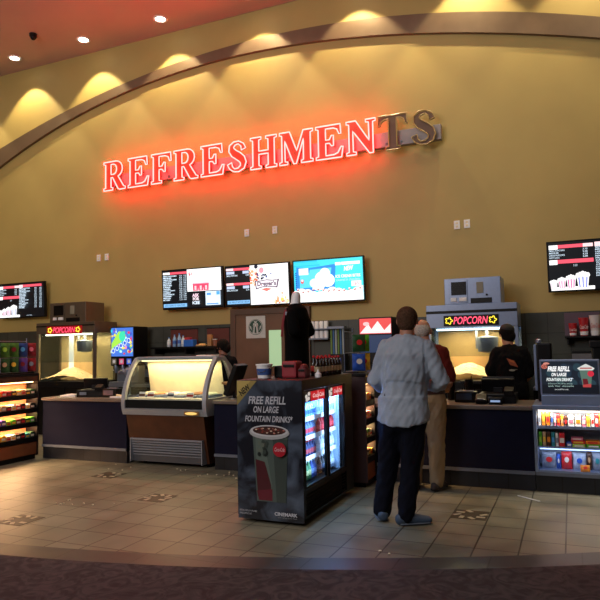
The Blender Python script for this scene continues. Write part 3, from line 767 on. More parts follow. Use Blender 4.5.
# ------------------------------------------------------------------ drinks fridge
fr = thing('drinks_fridge', 'black glass-door drinks fridge with a FREE REFILL poster on its end', 'fridge', (-2.47, 5.68, 0))
fx0, fx1, fy0, fy1, fz = -2.79, -2.15, 5.02, 6.36, 1.24
MB().box(fx0, fx0+.04, fy0, fy1, .06, fz).box(fx0+.04, fx1-.05, fy0, fy0+.04, .06, fz).box(fx0+.04, fx1-.05, fy1-.25, fy1, .06, fz).box(fx0+.04, fx1-.05, fy0+.04, fy1-.25, .06, .30).box(fx0+.04, fx1-.05, fy0+.04, fy1-.25, 1.17, fz).build('cabinet', M_blk2, fr)
MB().box(fx1-.05, fx1, fy0, fy0+.045, .06, fz).box(fx1-.05, fx1, fy0+.045, fy1, 1.15, fz, 0).box(fx1-.05, fx1, 6.12, fy1, .06, 1.15).box(fx1-.05, fx1, fy0+.045, 6.12, .27, .30).box(fx1-.05, fx1, fy0+.045, 6.12, .06, .08).build('front_frame', M_blk, fr)
mb = MB()
for k in range(7): mb.obox((fx1-.02, (fy0+6.12)/2+.02, .09+k*.027), (.03, 1.04, .006), (0, R(-30), 0))
mb.build('grille', M_blk2, fr)
MB().box(fx0+.045, fx1-.06, fy0+.045, 6.1, .34, 1.165).build('placeholder', M_white, fr) if False else None
MB().box(fx0+.042, fx0+.05, fy0+.045, 6.105, .30, 1.165).box(fx0+.05, fx1-.06, 6.1, 6.107, .30, 1.165).box(fx0+.05, fx1-.06, fy0+.041, fy0+.046, .30, 1.165).build('white_liner', mat('pale blue liner', '#b4cdec', .5), fr)
for k in (0, 3):
    MB().box(fx1-.085, fx1-.078, [5.07, 5.6, 5.68, 6.09][k], [5.078, 5.608, 5.688, 6.098][k], .36, 1.03).build('light_strip', mat('cool led', '#9cc4f0', emit=1.1), fr)
light('fridge_light', 'AREA', (fx1-.1, 5.35, 1.12), 14, '#a8ccff', .4, (fx0+.2, 5.35, .5), sy=.05)
light('fridge_light', 'AREA', (fx1-.1, 5.9, 1.12), 12, '#a8ccff', .35, (fx0+.2, 5.9, .5), sy=.05)
for y_ in (5.34, 5.89): light('fridge_fill', 'AREA', (fx1-.075, y_, .68), 4.5, '#b4d2ff', .36, (fx0, y_, .66), sy=.6)  # added fills facing away from the camera, brighten the lower shelves
zs = [.315, .515, .70, .87]
for z in zs[1:]:
    MB().box(fx0+.05, fx1-.1, 5.07, 6.1, z-.012, z).box(fx1-.1, fx1-.095, 5.07, 6.1, z-.02, z+.02).build('wire_shelf', M_white, fr)
for y0, y1, n_ in ((5.065, 5.625, 0), (5.655, 6.12, 1)):
    dmb = MB().box(fx1-.03, fx1-.005, y0, y0+.03, .30, 1.145).box(fx1-.03, fx1-.005, y1-.03, y1, .30, 1.145).box(fx1-.03, fx1-.005, y0+.03, y1-.03, .30, .322).box(fx1-.03, fx1-.005, y0+.03, y1-.03, 1.13, 1.145)
    dr = dmb.build('glass_door', M_blk, fr)
    MB().box(fx1-.02, fx1-.016, y0+.03, y1-.03, .322, 1.13).build('pane', glass(), dr)
    a = Art((fx1-.014, y0+.03, 1.04), (0, 1, 0), (0, 0, 1), .8)
    w = y1-y0-.06
    a.rect(0, 0, w, .09, '#c8141e'); a.rect(0, 0, w*.3, .09, '#181818')
    for q_ in ((.1, .05), (.2, .03), (.22, .07), (.12, .02)): a.ell(w*q_[0], q_[1], .03, .018, '#d8d0c8', n=9)
    a.text('Coca-Cola', w*.4, .03, w*.95, .065, '#ffffff', shear=.3); a.rect(w*.64, .005, w*.665, .085, '#ffd8d8')
    a.build('header_sign', dr)
    MB().box(fx1-.004, fx1+.012, y1-.05, y1-.035, .6, .85, .004).build('handle', M_blk2, dr)
# end poster
a = Art((fx0+.005, fy0-.004, .03), (1, 0, 0), (0, 0, 1), 0, .35)
PW, PH = .63, 1.205
pm = bpy.data.materials.new('misty blue poster print'); pm.use_nodes = True
N = pm.node_tree.nodes; L = pm.node_tree.links; b = N['Principled BSDF']; b.inputs['Roughness'].default_value = .3
tc = N.new('ShaderNodeTexCoord'); nz = N.new('ShaderNodeTexNoise'); nz.inputs['Scale'].default_value = 3.2; nz.inputs['Detail'].default_value = 5; nz.inputs['Distortion'].default_value = 1.
L.new(tc.outputs['Object'], nz.inputs['Vector'])
rp = N.new('ShaderNodeValToRGB'); e = rp.color_ramp.elements; e[0].position = .4; e[1].position = .72; e[0].color = (*lin('#10141f'), 1); e[1].color = (*lin('#586679'), 1)
L.new(nz.outputs['Fac'], rp.inputs['Fac']); L.new(rp.outputs['Color'], b.inputs['Base Color'])
MB().box(fx0+.004, fx1-.002, fy0-.003, fy0, .03, .03+PH+.004).build('poster_panel', pm, fr)
a.k = 1
a.poly([(0, PH-.22), (.2, PH), (0, PH)], '#8f8048'); a.poly([(0, PH-.15), (.14, PH), (0, PH)], '#b09c58')
a.text('NEW', .02, PH-.11, .135, PH-.055, '#0c0c08', bold=.03, rot=R(38))
LT = '#b9bcc4'
a.text('FREE REFILL', .115, 1.0, .48, 1.068, LT, shear=.2, bold=.02)
a.text('ON LARGE', .165, .925, .415, .982, LT, shear=.2, bold=.02)
a.text('FOUNTAIN DRINKS*', .08, .845, .545, .9, LT, shear=.2, bold=.02)
# cup
cu_ = .32
a.poly([(cu_-.165, .72), (cu_-.13, .16), (cu_+.15, .16), (cu_+.175, .72)], '#4c5a55')
a.poly([(cu_+.03, .7), (cu_+.06, .16), (cu_+.15, .16), (cu_+.175, .7)], '#3a4541')
a.poly([(cu_-.14, .72), (cu_-.12, .25), (cu_-.02, .2), (cu_+.02, .3), (cu_-.06, .72)], '#5c6b63')
a.poly([(cu_-.14, .52), (cu_-.12, .2), (cu_+.0, .18), (cu_+.01, .3), (cu_-.05, .5)], '#4a1c22')
a.poly([(cu_-.13, .25), (cu_-.11, .17), (cu_+.02, .17), (cu_+.02, .27)], '#641f2c')
for k in range(14): a.ell(cu_-.11+.09*rnd.random(), .56+.12*rnd.random(), .018, .02, rnd.choice(['#202826', '#38443e', '#606c60']), n=7)
a.ell(cu_, .755, .195, .06, '#a8acae'); a.ell(cu_, .77, .185, .05, '#c2c5c8'); a.ell(cu_, .772, .16, .038, '#4a2c28')
for k in range(40):
    th, rr_ = rnd.random()*6.28, math.sqrt(rnd.random())
    a.ell(cu_+.15*rr_*math.cos(th), .772+.032*rr_*math.sin(th), .012, .006, rnd.choice(['#8a3c34', '#c07868', '#e0c8b0', '#301818', '#6a2c28']), n=6)
a.ell(cu_+.105, .615, .062, .062, '#a81c2c', n=28); a.text('Coca-Cola', cu_+.06, .6, cu_+.155, .632, '#e8c8cc', shear=.3)
a.text('SPECIAL REFILLS AVAILABLE', .03, .07, .2, .085, '#a0a4ac', bold=.02); a.text('WHILE SUPPLIES LAST', .03, .045, .15, .06, '#a0a4ac', bold=.02)
a.text('CINEMARK', .37, .055, .585, .085, '#c8ccd4', bold=.03); a.text('see what you feel', .4, .035, .58, .047, '#a0a4ac')
a.build('poster_print', fr)

def bottle_parts(root, x, y, z, h, r, body, cap, lab, name='bottle'):
    MB().lathe([(r*.9, 0), (r, h*.03), (r, h*.58), (r*.75, h*.7), (r*.36, h*.84), (r*.36, h*.92)], (x, y, z), 14).build('bottle_body', body, root, True)
    MB().lathe([(r*.42, h*.91), (r*.42, h)], (x, y, z), 12).build('cap', cap, root)
    MB().lathe([(r*1.02, h*.24), (r*1.02, h*.5)], (x, y, z), 14).build('wrap_label', lab, root, True)
proto_b = {}
def bottle(x, y, z, h, r, bc, cc, lc, label, group, rough=.2, cat='bottle'):
    key = (h, r, bc, cc, lc)
    if key not in proto_b:
        t = thing('bottle', label, cat, (x, y, z), group)
        bottle_parts(t, x, y, z, h, r, mat('drink '+bc, bc, rough), mat('cap '+cc, cc, .4), mat('wrap '+lc, lc, .4))
        proto_b[key] = t; return t
    return dup(proto_b[key], (x, y, z), label, group)
shelfn = ['bottom shelf', 'second shelf up', 'third shelf up', 'top shelf']
spec = {
 (0, 0): [('#4478c8', '#e8e8f0', '#2a50b0', 'blue')]*3+[('#50905c', '#e8e8e0', '#d8e0a0', 'green')]*3+[('#3858a8', '#d0d8e8', '#88a8e0', 'blue')]*2,
 (1, 0): [('#5c94d8', '#f0f0f8', '#c8d8f0', 'pale blue')]*4+[('#303c70', '#d84040', '#b83a48', 'dark blue')]*4,
 (2, 0): [('#284c98', '#e8e8f0', '#101c50', 'dark blue')]*4+[('#7090c0', '#f0f0f8', '#d8344c', 'pale blue')]*4,
 (3, 0): [('#88b8ec', '#4080e0', '#2860d0', 'clear')]*8,
 (0, 1): [('#303038', '#d0d0d8', '#606c88', 'black')]*3+[('#a8bcd8', '#e8e8f0', '#e8ecf4', 'clear')]*3,
 (1, 1): [('#c8d4e4', '#f0f0f4', '#e0e8f4', 'clear')]*6,
 (2, 1): [('#c01c28', '#e02830', '#e83038', 'red')]*6,
 (3, 1): [('#b8d0ec', '#e8f0f8', '#8cb0e0', 'clear')]*6}
for (s_, d_), it in spec.items():
    y0, y1 = ((5.12, 5.58), (5.72, 6.07))[d_]
    for k, (bc, cc, lc, nm) in enumerate(it):
        y = y0+(y1-y0)*k/(len(it)-1)
        bottle(-2.285, y, zs[s_]+.001, .15 if s_ else .165, .027, bc, cc, lc,
               '%s drink bottle on the %s behind the %s fridge door' % (nm, shelfn[s_], ('near', 'far')[d_]), 'drinks in the fridge, %s, %s door' % (shelfn[s_], ('near', 'far')[d_]))

# on the fridge
def bucket(x, y, z):
    t = thing('ice_bucket', 'small white bucket with blue print and wire handle on the fridge', 'bucket', (x, y, z))
    MB().lathe([(.06, 0), (.075, .12), (.082, .12), (.082, .132), (.07, .132), (.058, .01)], (x, y, z), 22).build('pail', M_white, t, True)
    MB().lathe([(.0665, .03), (.0735, .09)], (x, y, z), 22).build('blue_print', mat('blue print', '#3a5a9a', .5), t, True)
    MB().chain([(x-.085+.17*k/10, y-.075*math.sin(PI*k/10), z+.115-.06*math.sin(PI*k/10)) for k in range(11)], .004, 6).build('wire_handle', M_chrome, t, True)
bucket(-2.69, 5.38, fz)
t = thing('cooler_box', 'red soft cooler box on the fridge top beside the white bucket', 'box', (-2.43, 5.45, fz))
MB().box(-2.51, -2.36, 5.38, 5.54, fz, fz+.155, .02).build('carton', mat('dark red carton', '#8e2430', .6), t)
MB().box(-2.49, -2.38, 5.372, 5.381, fz+.1, fz+.125, .003).build('dark_print', M_blk, t)
t = thing('cooler_box', 'darker red round-topped box right of the red cooler box on the fridge', 'box', (-2.29, 5.45, fz))
MB().box(-2.35, -2.27, 5.39, 5.52, fz, fz+.09, .02).ball((-2.31, 5.455, fz+.09), (.04, .06, .04)).build('carton', mat('brownish red carton', '#6e1e24', .6), t)
MB().box(-2.34, -2.28, 5.383, 5.392, fz+.06, fz+.08, .003).build('dark_print', M_blk, t)
t = thing('black_stand', 'short black block stand between the bucket and the mannequin', 'stand', (-2.58, 5.5, fz))
MB().box(-2.62, -2.53, 5.45, 5.6, fz, fz+.1, .01).build('block', M_blk, t)
MB().box(-2.63, -2.52, 5.44, 5.61, fz+.1, fz+.11, .004).build('lid', M_blk2, t)
t = thing('glass_figure', 'thin stack of shiny glasses rising behind the white bucket', 'glasses', (-2.88, 6.2, fz-.0)) if False else None
for k in range(8):
    y = 5.6+.085*k
    bottle(-2.235, y, fz, .19, .03, '#1a0a08', '#c01820', '#b8a888', 'dark cola bottle with red cap in the front row on the fridge', 'dark bottles on the fridge top')
for k in range(5):
    y = 5.75+.11*k
    bottle(-2.33, y, fz, .2, .032, '#140c0a', '#c01820', '#a83028', 'dark cola bottle with red label in the back row on the fridge', 'dark bottles on the fridge top')
t = thing('squeeze_bottle', 'tiny white cone-shaped nozzle bottle at the fridge edge by the red boxes', 'bottle', (-2.2, 5.53, fz))
MB().lathe([(.03, 0), (.032, .03), (.012, .05)], (-2.2, 5.53, fz), 14).build('bottle_body', M_white, t, True)
MB().lathe([(.01, .048), (.004, .075)], (-2.2, 5.53, fz), 10).build('nozzle', M_white, t, True)

# ------------------------------------------------------------------ people & mannequin
from mathutils import noise as mnoise
def rebuild(mb, name, m, parent, voxel=.009, it=4, fold=0.):
    """one continuous skin over overlapping limbs"""
    bmesh.ops.recalc_face_normals(mb.b, faces=mb.b.faces[:])
    me = bpy.data.meshes.new('tmp'); mb.b.to_mesh(me); mb.b.free()
    o = bpy.data.objects.new('tmp', me); COL.objects.link(o)
    r_ = o.modifiers.new('r', 'REMESH'); r_.mode = 'VOXEL'; r_.voxel_size = voxel
    s_ = o.modifiers.new('s', 'SMOOTH'); s_.iterations = it; s_.factor = .5
    bpy.context.view_layer.update()
    me2 = bpy.data.meshes.new_from_object(o.evaluated_get(bpy.context.evaluated_depsgraph_get()))
    bpy.data.objects.remove(o); bpy.data.meshes.remove(me)
    off = root_loc(parent)
    rz = parent.rotation_euler[2]
    for p in me2.polygons: p.use_smooth = True
    if fold:
        NR = [v.normal.copy() for v in me2.vertices]
        for v, n in zip(me2.vertices, NR):
            p = v.co.copy()
            k = mnoise.noise(Vector((p.x*13+p.z*5, p.y*13, p.z*5)))+.6*mnoise.noise(Vector((p.x*26-p.z*14, p.y*26, p.z*9+7)))
            v.co = p+n*fold*k
    me2.name = name; me2.materials.clear(); me2.materials.append(m)
    q = bpy.data.objects.new(name, me2); COL.objects.link(q); q.parent = parent
    return q

def person(label, loc, J, sh=1., girth=1., skin='#b98468', hair='#2a1c14', shirt=None, pants=None, shoe=None, sleeve='long', hem=.85, shirt_m=None, bald=False, cap=None, head_turn=0., beltm=None, name='person', hands=True):
    """J: joints in metres, local to the feet; x right, y forward (facing +y), z up"""
    t = thing(name, label, 'person', loc)
    V3 = {k: Vector(v) for k, v in J.items()}
    P = V3
    up = Vector((0, 0, 1))
    def torso(mb, e, z0=None, ybump=0):
        hip, ch, nk = P['pelvis'], P['chest'], P['neck']
        lo = ((.04, .02) if ybump else (-.10, 0) if e < .01 else (-.0, .02))
        pts = [hip+Vector((0, 0, lo[0])), hip+Vector((0, 0, lo[1]+(.05 if ybump else 0))), hip.lerp(ch, .4), hip.lerp(ch, .75), ch+Vector((0, 0, .08)), P['shL'].lerp(P['shR'], .5)+Vector((0, 0, .015))]
        rad = [(.165, .12), (.175, .125), (.165, .12), (.185, .13), (.19, .125), (.14, .09)]
        rad = [((a_+0)*girth+e, b_*girth+e) for a_, b_ in rad]
        mb.chain(pts, rad, 20, (1, 0, 0))
        mb.chain([P['shL'], P['shL'].lerp(P['shR'], .5)+Vector((0, 0, .02)), P['shR']], [.062*girth+e, .08*girth+e, .062*girth+e], 14, (0, 0, 1))
    def arm(mb, s, e, full=True):
        a_, b_, c_ = P['sh'+s], P['el'+s], P['wr'+s]
        pts = [a_, a_.lerp(b_, .35), b_, b_.lerp(c_, .3), c_]
        rr = [.058, .052, .043, .045, .03]
        if not full: pts = pts[:2]+[a_.lerp(b_, .78)]; rr = [.06, .06, .062]
        mb.chain(pts, [q_*girth**.5+e*(1 if full else 1) for q_ in rr], 14, (0, 0, 1))
    def leg(mb, s, e, end=None):
        a_, b_, c_ = P['hp'+s], P['kn'+s], P['an'+s]
        mb.chain([a_, a_.lerp(b_, .4), b_, b_.lerp(c_, .3), c_], [.092*girth+e, .083+e, .058+e, .058+e, (.042+e if end is None else end)], 16, (1, 0, 0))
    H_ = P['head']; Rz = Matrix.Rotation(head_turn, 3, 'Z')
    b_ = MB(); torso(b_, 0)
    for s in 'LR':
        arm(b_, s, 0); leg(b_, s, 0)
        b_.chain([P['an'+s], P['an'+s].lerp(P['to'+s], .6)], [(.034, .04), (.034, .02)], 12)
        if hands:
            wr, el = P['wr'+s], P['el'+s]; d_ = (wr-el).normalized(); side = d_.cross(up).normalized()
            dn = d_.cross(side)
            pc_ = wr+d_*.05
            b_.chain([wr, pc_, pc_+d_*.045], [(.028, .02), (.042, .016), (.042, .014)], 12, side)
            for k, ln in enumerate((.062, .075, .08, .07)):
                r0 = pc_+d_*.05+side*(-.033+.022*k)*(1 if s == 'L' else -1)
                b_.chain([r0, r0+d_*ln*.5+dn*.004, r0+d_*ln*.85+dn*.022], [.0095, .009, .008], 8)
            r0 = wr+d_*.03-side*(.034 if s == 'R' else -.034)*-1
            b_.chain([wr+d_*.02, r0+d_*.02, r0+d_*.05+dn*.015], [.014, .012, .009], 8)
    nk = P['neck']
    b_.chain([nk+Vector((0, 0, -.08)), nk, H_+Vector((0, -.01, -.06))], [.075, .066, .064], 14)
    b_.ball(H_+Vector((0, 0, .02)), (.082, .1, .108), 20)
    b_.ball(H_+Rz @ Vector((0, .03, -.055)), (.052, .058, .06), 16)
    b_.chain([H_+Rz @ Vector((0, .088, .02)), H_+Rz @ Vector((0, .11, -.018))], [.01, .016], 8)
    for k in (-1, 1): b_.ball(H_+Rz @ Vector((k*.09, -.004, -.005)), (.012, .022, .034), 10)
    rebuild(b_, 'body', mat('skin '+skin, skin, .55), t, .008)
    for k in (-1, 1):
        e_ = MB().ball(H_+Rz @ Vector((k*.03, .087, .022)), (.013, .01, .009), 10).build('eye', mat('eye', '#201814', .2), None, True)
        e_.parent = t
    e_ = MB().chain([H_+Rz @ Vector((-.022, .083, -.062)), H_+Rz @ Vector((0, .089, -.064)), H_+Rz @ Vector((.022, .083, -.062))], .005, 6).build('mouth', mat('lips', '#8a4a40', .5), None, True); e_.parent = t
    # hair
    h_ = MB()
    if not bald:
        h_.ball(H_+Vector((0, -.012, .032)), (.095, .106, .1), 20)
        h_.ball(H_+Rz @ Vector((0, -.035, -.015)), (.086, .078, .086), 16)
    else:
        h_.ball(H_+Rz @ Vector((0, -.03, .01)), (.088, .08, .085), 18)
    hm = mat('hair '+hair, hair, .9, spec=.15, var=.3, scale=60, bump=.5)
    rebuild(h_, 'hair', hm, t, .008, 3)
    if cap:
        c_ = MB(); c_.ball(H_+Rz @ Vector((0, -.005, .055)), (.093, .11, .085), 20)
        c_.obox(H_+Rz @ Vector((0, .13, .045)), (.14, .1, .012), (0, 0, head_turn), .004)
        rebuild(c_, 'cap', mat('cap '+cap, cap, .8), t, .008, 2)
    # clothes
    if shirt or shirt_m:
        s_ = MB(); torso(s_, .017, ybump=0 if hem else 1)
        hp = P['pelvis']
        if hem: s_.chain([P['pelvis']+Vector((0, 0, .08)), P['pelvis'], Vector((hp.x, hp.y, hem+.03)), Vector((hp.x, hp.y, hem))], [(.18*girth+.017, .135*girth+.012), (.19*girth+.015, .14*girth+.012), (.197*girth+.012, .15*girth+.012), (.199*girth+.012, .15*girth+.012)], 24, (1, 0, 0), cap=False)
        for s in 'LR': arm(s_, s, .024, sleeve == 'long')
        s_.chain([nk+Vector((0, -.005, -.05)), nk+Vector((0, -.008, -.005))], [.078, .068], 16)
        rebuild(s_, 'shirt', shirt_m or mat('shirt '+shirt, shirt, .9, bump=.8, scale=6, var=.12, spec=.1), t, .01, 4, .014)
        cmb = MB().lathe([(.071, -.03), (.064, .012), (.069, .014), (.08, -.025)], tuple(nk+Vector((0, -.006, -.01))), 24)
        c2 = cmb.build('collar', shirt_m or mat('shirt '+shirt, shirt, .85), None, True); c2.parent = t
    if pants:
        s_ = MB()
        hp = P['pelvis']
        s_.chain([hp+Vector((0, 0, .05)), hp+Vector((0, 0, -.05)), hp+Vector((0, 0, -.13))], [(.178*girth+.01, .13*girth+.01), (.185*girth+.01, .14*girth+.01), (.16*girth, .125*girth)], 22, (1, 0, 0))
        for s in 'LR': leg(s_, s, .028, .078)
        rebuild(s_, 'trousers', mat('trousers '+pants, pants, .9, bump=.4, scale=6, spec=.1), t, .01, 3, .012)
    if beltm:
        e_ = MB().lathe([(.2, -.018), (.2, .018)], (0, 0, 0), 28).build('belt', beltm, None, True)
        e_.parent = t; e_.location = P['pelvis']+Vector((0, 0, .045)); e_.scale = ((.178*girth+.016)/.2, (.13*girth+.02)/.2, 1)
    if shoe:
        for s in 'LR':
            a_, c_ = P['an'+s], P['to'+s]; d_ = (c_-a_); d_.z = 0; d_.normalize()
            z_ = Vector((a_.x, a_.y, 0))
            s_ = MB(); s_.chain([z_-d_*.05+up*.05, z_+d_*.04+up*.05, z_+d_*.14+up*.035, z_+d_*.2+up*.03], [(.047, .05), (.05, .052), (.052, .04), (.046, .032)], 14, d_.cross(up))
            s_.chain([z_+up*.06, z_+up*.1], [.046, .048], 12)
            sh_ = rebuild(s_, 'shoe', mat('shoe '+shoe, shoe, .7), t, .009, 2)
            m_ = MB().chain([z_-d_*.05+up*.014, z_+d_*.04+up*.014, z_+d_*.14+up*.014, z_+d_*.2+up*.014], [(.05, .013), (.053, .013), (.055, .013), (.048, .013)], 14, d_.cross(up))
            q_ = m_.build('sole', mat('pale sole' if shoe != '#2c2018' else 'dark sole', '#56606c' if shoe != '#2c2018' else '#181410', .7), None, True); q_.parent = sh_
    return t

# man in blue-grey shirt
p1 = person('man seen from behind in light blue-grey long-sleeved shirt and dark trousers', (-1.40, 5.44, 0), dict(
    pelvis=(.02, .02, 1.0), chest=(.05, .05, 1.36), neck=(.06, .07, 1.585), head=(.065, .1, 1.74),
    shL=(-.12, .05, 1.50), shR=(.235, .05, 1.49), elL=(-.235, .05, 1.20), elR=(.365, .06, 1.19), wrL=(-.14, .3, 1.12), wrR=(.2, .3, 1.16),
    hpL=(-.075, .02, .92), hpR=(.105, .02, .92), knL=(-.13, .04, .5), knR=(.08, 0, .5), anL=(-.195, .02, .09), anR=(.035, -.06, .09), toL=(-.26, .16, .03), toR=(.16, .02, .03)),
    skin='#a4745c', hair='#4a3526', shirt='#97a3b0', pants='#10121c', shoe='#36485e', hem=.85, girth=1.1)
_me = [c for c in p1.children if c.name.startswith('shirt')][0].data
for v in _me.vertices:
    if v.co.z < .95:
        f_ = (.95-v.co.z)/.1; v.co.z += f_*(.04*min(1.2, ((v.co.x-.02)/.22)**2)-.02)
    if v.co.z > 1.2+.02*math.cos(v.co.x*9) and v.co.y < .0 and abs(v.co.x-.06) < .17: v.co.y -= .009
    if abs(v.co.x-.06) > .165 and abs(v.co.x-.06) < .18 and v.co.y < .06 and v.co.z > 1.0: v.co.y += .006
# man in red polo
p2 = person('man in dark red polo and khaki trousers leaning at the counter, mostly hidden', (-1.475, 6.72, 0), dict(
    pelvis=(.03, 0, .98), chest=(.03, .04, 1.32), neck=(.02, .1, 1.51), head=(-.01, .14, 1.67),
    shL=(-.15, .06, 1.43), shR=(.2, .04, 1.43), elL=(-.22, .1, 1.15), elR=(.27, .04, 1.12), wrL=(-.1, .32, 1.03), wrR=(.2, .28, 1.05),
    hpL=(-.06, 0, .92), hpR=(.12, 0, .92), knL=(-.1, .03, .5), knR=(.12, .02, .5), anL=(-.12, 0, .09), anR=(.11, 0, .09), toL=(-.15, .14, .03), toR=(.14, .14, .03)),
    skin='#a87860', hair='#a8a298', bald=True, shirt='#551a14', pants='#8c7658', shoe='#2c2018', hem=None, sleeve='short', girth=1.05, beltm=mat('brown belt', '#2a1a10', .5))
# worker on the right
p3 = person('worker in black shirt and cap seen from behind beside the right popcorn machine', (-.72, 8.15, 0), dict(
    pelvis=(.02, 0, .95), chest=(.02, .03, 1.28), neck=(.01, .03, 1.475), head=(-.01, .05, 1.625),
    shL=(-.13, .03, 1.40), shR=(.17, .03, 1.40), elL=(-.22, .02, 1.12), elR=(.22, .05, 1.1), wrL=(-.27, .22, 1.08), wrR=(.12, .25, 1.05),
    hpL=(-.07, 0, .9), hpR=(.1, 0, .9), knL=(-.09, .02, .5), knR=(.12, .02, .5), anL=(-.1, 0, .09), anR=(.13, 0, .09), toL=(-.14, .14, .03), toR=(.17, .14, .03)),
    skin='#b07c5e', hair='#140e0c', shirt='#0e0e10', pants='#101014', shoe='#16161a', hem=.86, sleeve='short', cap='#0c0c10', head_turn=R(40), girth=1.0)
a = Art((-.72-.07, 8.15-.142, 1.18), (1, 0, 0), (0, .0, 1), 0)
a.poly([(.06, .16), (.15, .13), (.19, .05), (.1, .08)], '#8a3c14'); a.poly([(.08, .15), (.14, .13), (.15, .1), (.1, .12)], '#b85a20')
a.ell(.12, .015, .035, .012, '#8a8474'); a.rect(.15, .02, .18, .028, '#6c6656')
bp_ = a.build('back_print', None); bp_.parent = p3; bp_.location = -Vector(p3.location)
# worker on the left
p4 = person('dark-haired worker in black behind the gelato case, facing left', (-4.93, 8.45, 0), dict(
    pelvis=(.02, 0, .9), chest=(.02, .0, 1.2), neck=(.01, .0, 1.39), head=(0, .02, 1.545),
    shL=(-.1, .03, 1.32), shR=(.16, -.02, 1.32), elL=(-.16, .05, 1.05), elR=(.19, .05, 1.04), wrL=(-.2, .25, 1.02), wrR=(.08, .27, 1.0),
    hpL=(-.07, 0, .86), hpR=(.09, 0, .86), knL=(-.09, .02, .48), knR=(.1, .02, .48), anL=(-.1, 0, .09), anR=(.11, 0, .09), toL=(-.14, .14, .03), toR=(.15, .14, .03)),
    skin='#8c5c4a', hair='#14100f', shirt='#0d0d10', pants='#101014', shoe='#16161a', hem=.85, sleeve='short', head_turn=R(85))

# mannequin torso on the fridge
mq = thing('mannequin', 'white torso mannequin in a black short-sleeved shirt on the fridge', 'mannequin', (-2.67, 6.12, 1.24))
z0 = 1.24
m_ = MB().chain([(-2.67, 6.12, z0+.16), (-2.67, 6.12, z0+.35), (-2.67, 6.12, z0+.6), (-2.68, 6.12, z0+.72)], [(.1, .14), (.1, .14), (.1, .15), (.06, .07)], 18)
m_.chain([(-2.68, 6.12, z0+.7), (-2.668, 6.12, z0+.83)], [.056, .05], 14)
rebuild(m_, 'torso_form', M_white, mq, .01); mq.children[0].data.transform(Matrix.Translation(-mq.location))
m_ = MB().chain([(-2.67, 6.12, z0+.03), (-2.67, 6.12, z0+.35), (-2.665, 6.12, z0+.58), (-2.67, 6.12, z0+.69), (-2.675, 6.12, z0+.745)], [(.125, .17), (.12, .165), (.135, .17), (.11, .14), (.055, .07)], 20, cap=False)
for k in (-1, 1): m_.chain([(-2.66, 6.12+k*.13, z0+.63), (-2.63, 6.12+k*.18, z0+.53), (-2.61, 6.12+k*.2, z0+.45)], [.06, .062, .066], 14)
o_ = rebuild(m_, 'black_shirt', mat('black display shirt', '#060607', .9, bump=.3, scale=7, spec=.1), mq, .01); o_.data.transform(Matrix.Translation(-mq.location))
MB().chain([(-2.735, 6.0, z0+.68), (-2.765, 5.985, z0+.56), (-2.775, 5.975, z0+.4)], [(.014, .005)]*3, 8).build('red_trim', mat('dark red cloth', '#7a1420', .7), mq, True)
MB().box(-2.73, -2.69, 5.968, 5.982, z0+.62, z0+.655, .003).build('name_badge', M_steeld, mq)
MB().lathe([(.1, 0), (.1, .012), (.02, .02), (.02, .09)], (-2.67, 6.12, z0), 20).build('stand', M_blk2, mq, True)

# fix clothing meshes of persons are local already

# ------------------------------------------------------------------ snack shelves (lit)
def snack_shelf(x0, x1, y0, y1, label, endpanel):
    t = thing('snack_shelf', label, 'shelf unit', ((x0+x1)/2, (y0+y1)/2, 0), 'lit snack shelf units')
    MB().box(x0, x1-.03, y0+.03, y1-.03, 0, .07).build('plinth', M_blk, t)
    MB().box(x0, x1-.01, y0+.025, y1-.025, .07, .24, .004).build('wood_skirt', M_brown2, t)
    MB().box(x0, x1, y0, y0+.025, .05, 1.19, .002).build('end_panel', endpanel, t)
    MB().box(x0, x1, y1-.025, y1, .05, 1.19, .002).build('end_panel', M_blk2, t)
    MB().box(x1-.235, x1-.22, y0+.025, y1-.025, .24, 1.1).build('back_panel', mat('peach back panel', '#c07850', .6), t)
    MB().box(x0, x1+.01, y0-.01, y1, 1.19, 1.225, .006).build('top', M_blk2, t)
    MB().box(x0+.02, x1, y0+.025, y1-.025, 1.11, 1.19).build('fascia', M_brown, t)
    for z in (.30, .51, .71, .91):
        s_ = MB().box(x0+.02, x1-.02, y0+.025, y1-.025, z-.02, z).box(x1-.03, x1-.005, y0+.025, y1-.025, z-.05, z+.015).build('shelf', M_blk, t)
        MB().box(x1-.09, x1-.07, y0+.04, y1-.04, z+.165 if z < .9 else z+.18, z+.178 if z < .9 else z+.193).build('light_strip', mat('warm shelf lamp', '#ffd090', emit=6), s_)
        light('shelf_light', 'AREA', (x1-.1, (y0+y1)/2, z+.16), max(8, 12*(y1-y0)), '#ffc890', y1-y0-.1, (x1-.2, (y0+y1)/2, z), sy=.03).rotation_euler = (0, 0, PI/2)
    return t
snack_shelf(-7.65, -7.15, 5.4, 6.97, 'long lit snack shelf unit at the left picture edge', M_blk2)
snack_shelf(-2.6, -2.08, 6.6, 6.955, 'short lit snack shelf unit with mauve end panel behind the fridge', M_mauve)
cn = {'orange': '#f08a28', 'dark red': '#7a1c1c', 'brown': '#4a2a1c', 'yellow': '#f0c040', 'white': '#ece4d8', 'red': '#d82c30', 'pink': '#e87890', 'black': '#18161a', 'purple': '#5a4090', 'violet': '#8458b8',
      'green': '#58b82c', 'dark green': '#27502c', 'blue': '#2c58b8', 'light blue': '#5aa8e0', 'grey': '#8890a0', 'tan': '#c8a078', 'silver': '#a8b4c8', 'teal': '#2c8890', 'lime': '#a8d048', 'olive green': '#44702a', 'deep red': '#84222a', 'navy blue': '#24407c'}
proto_c = {}
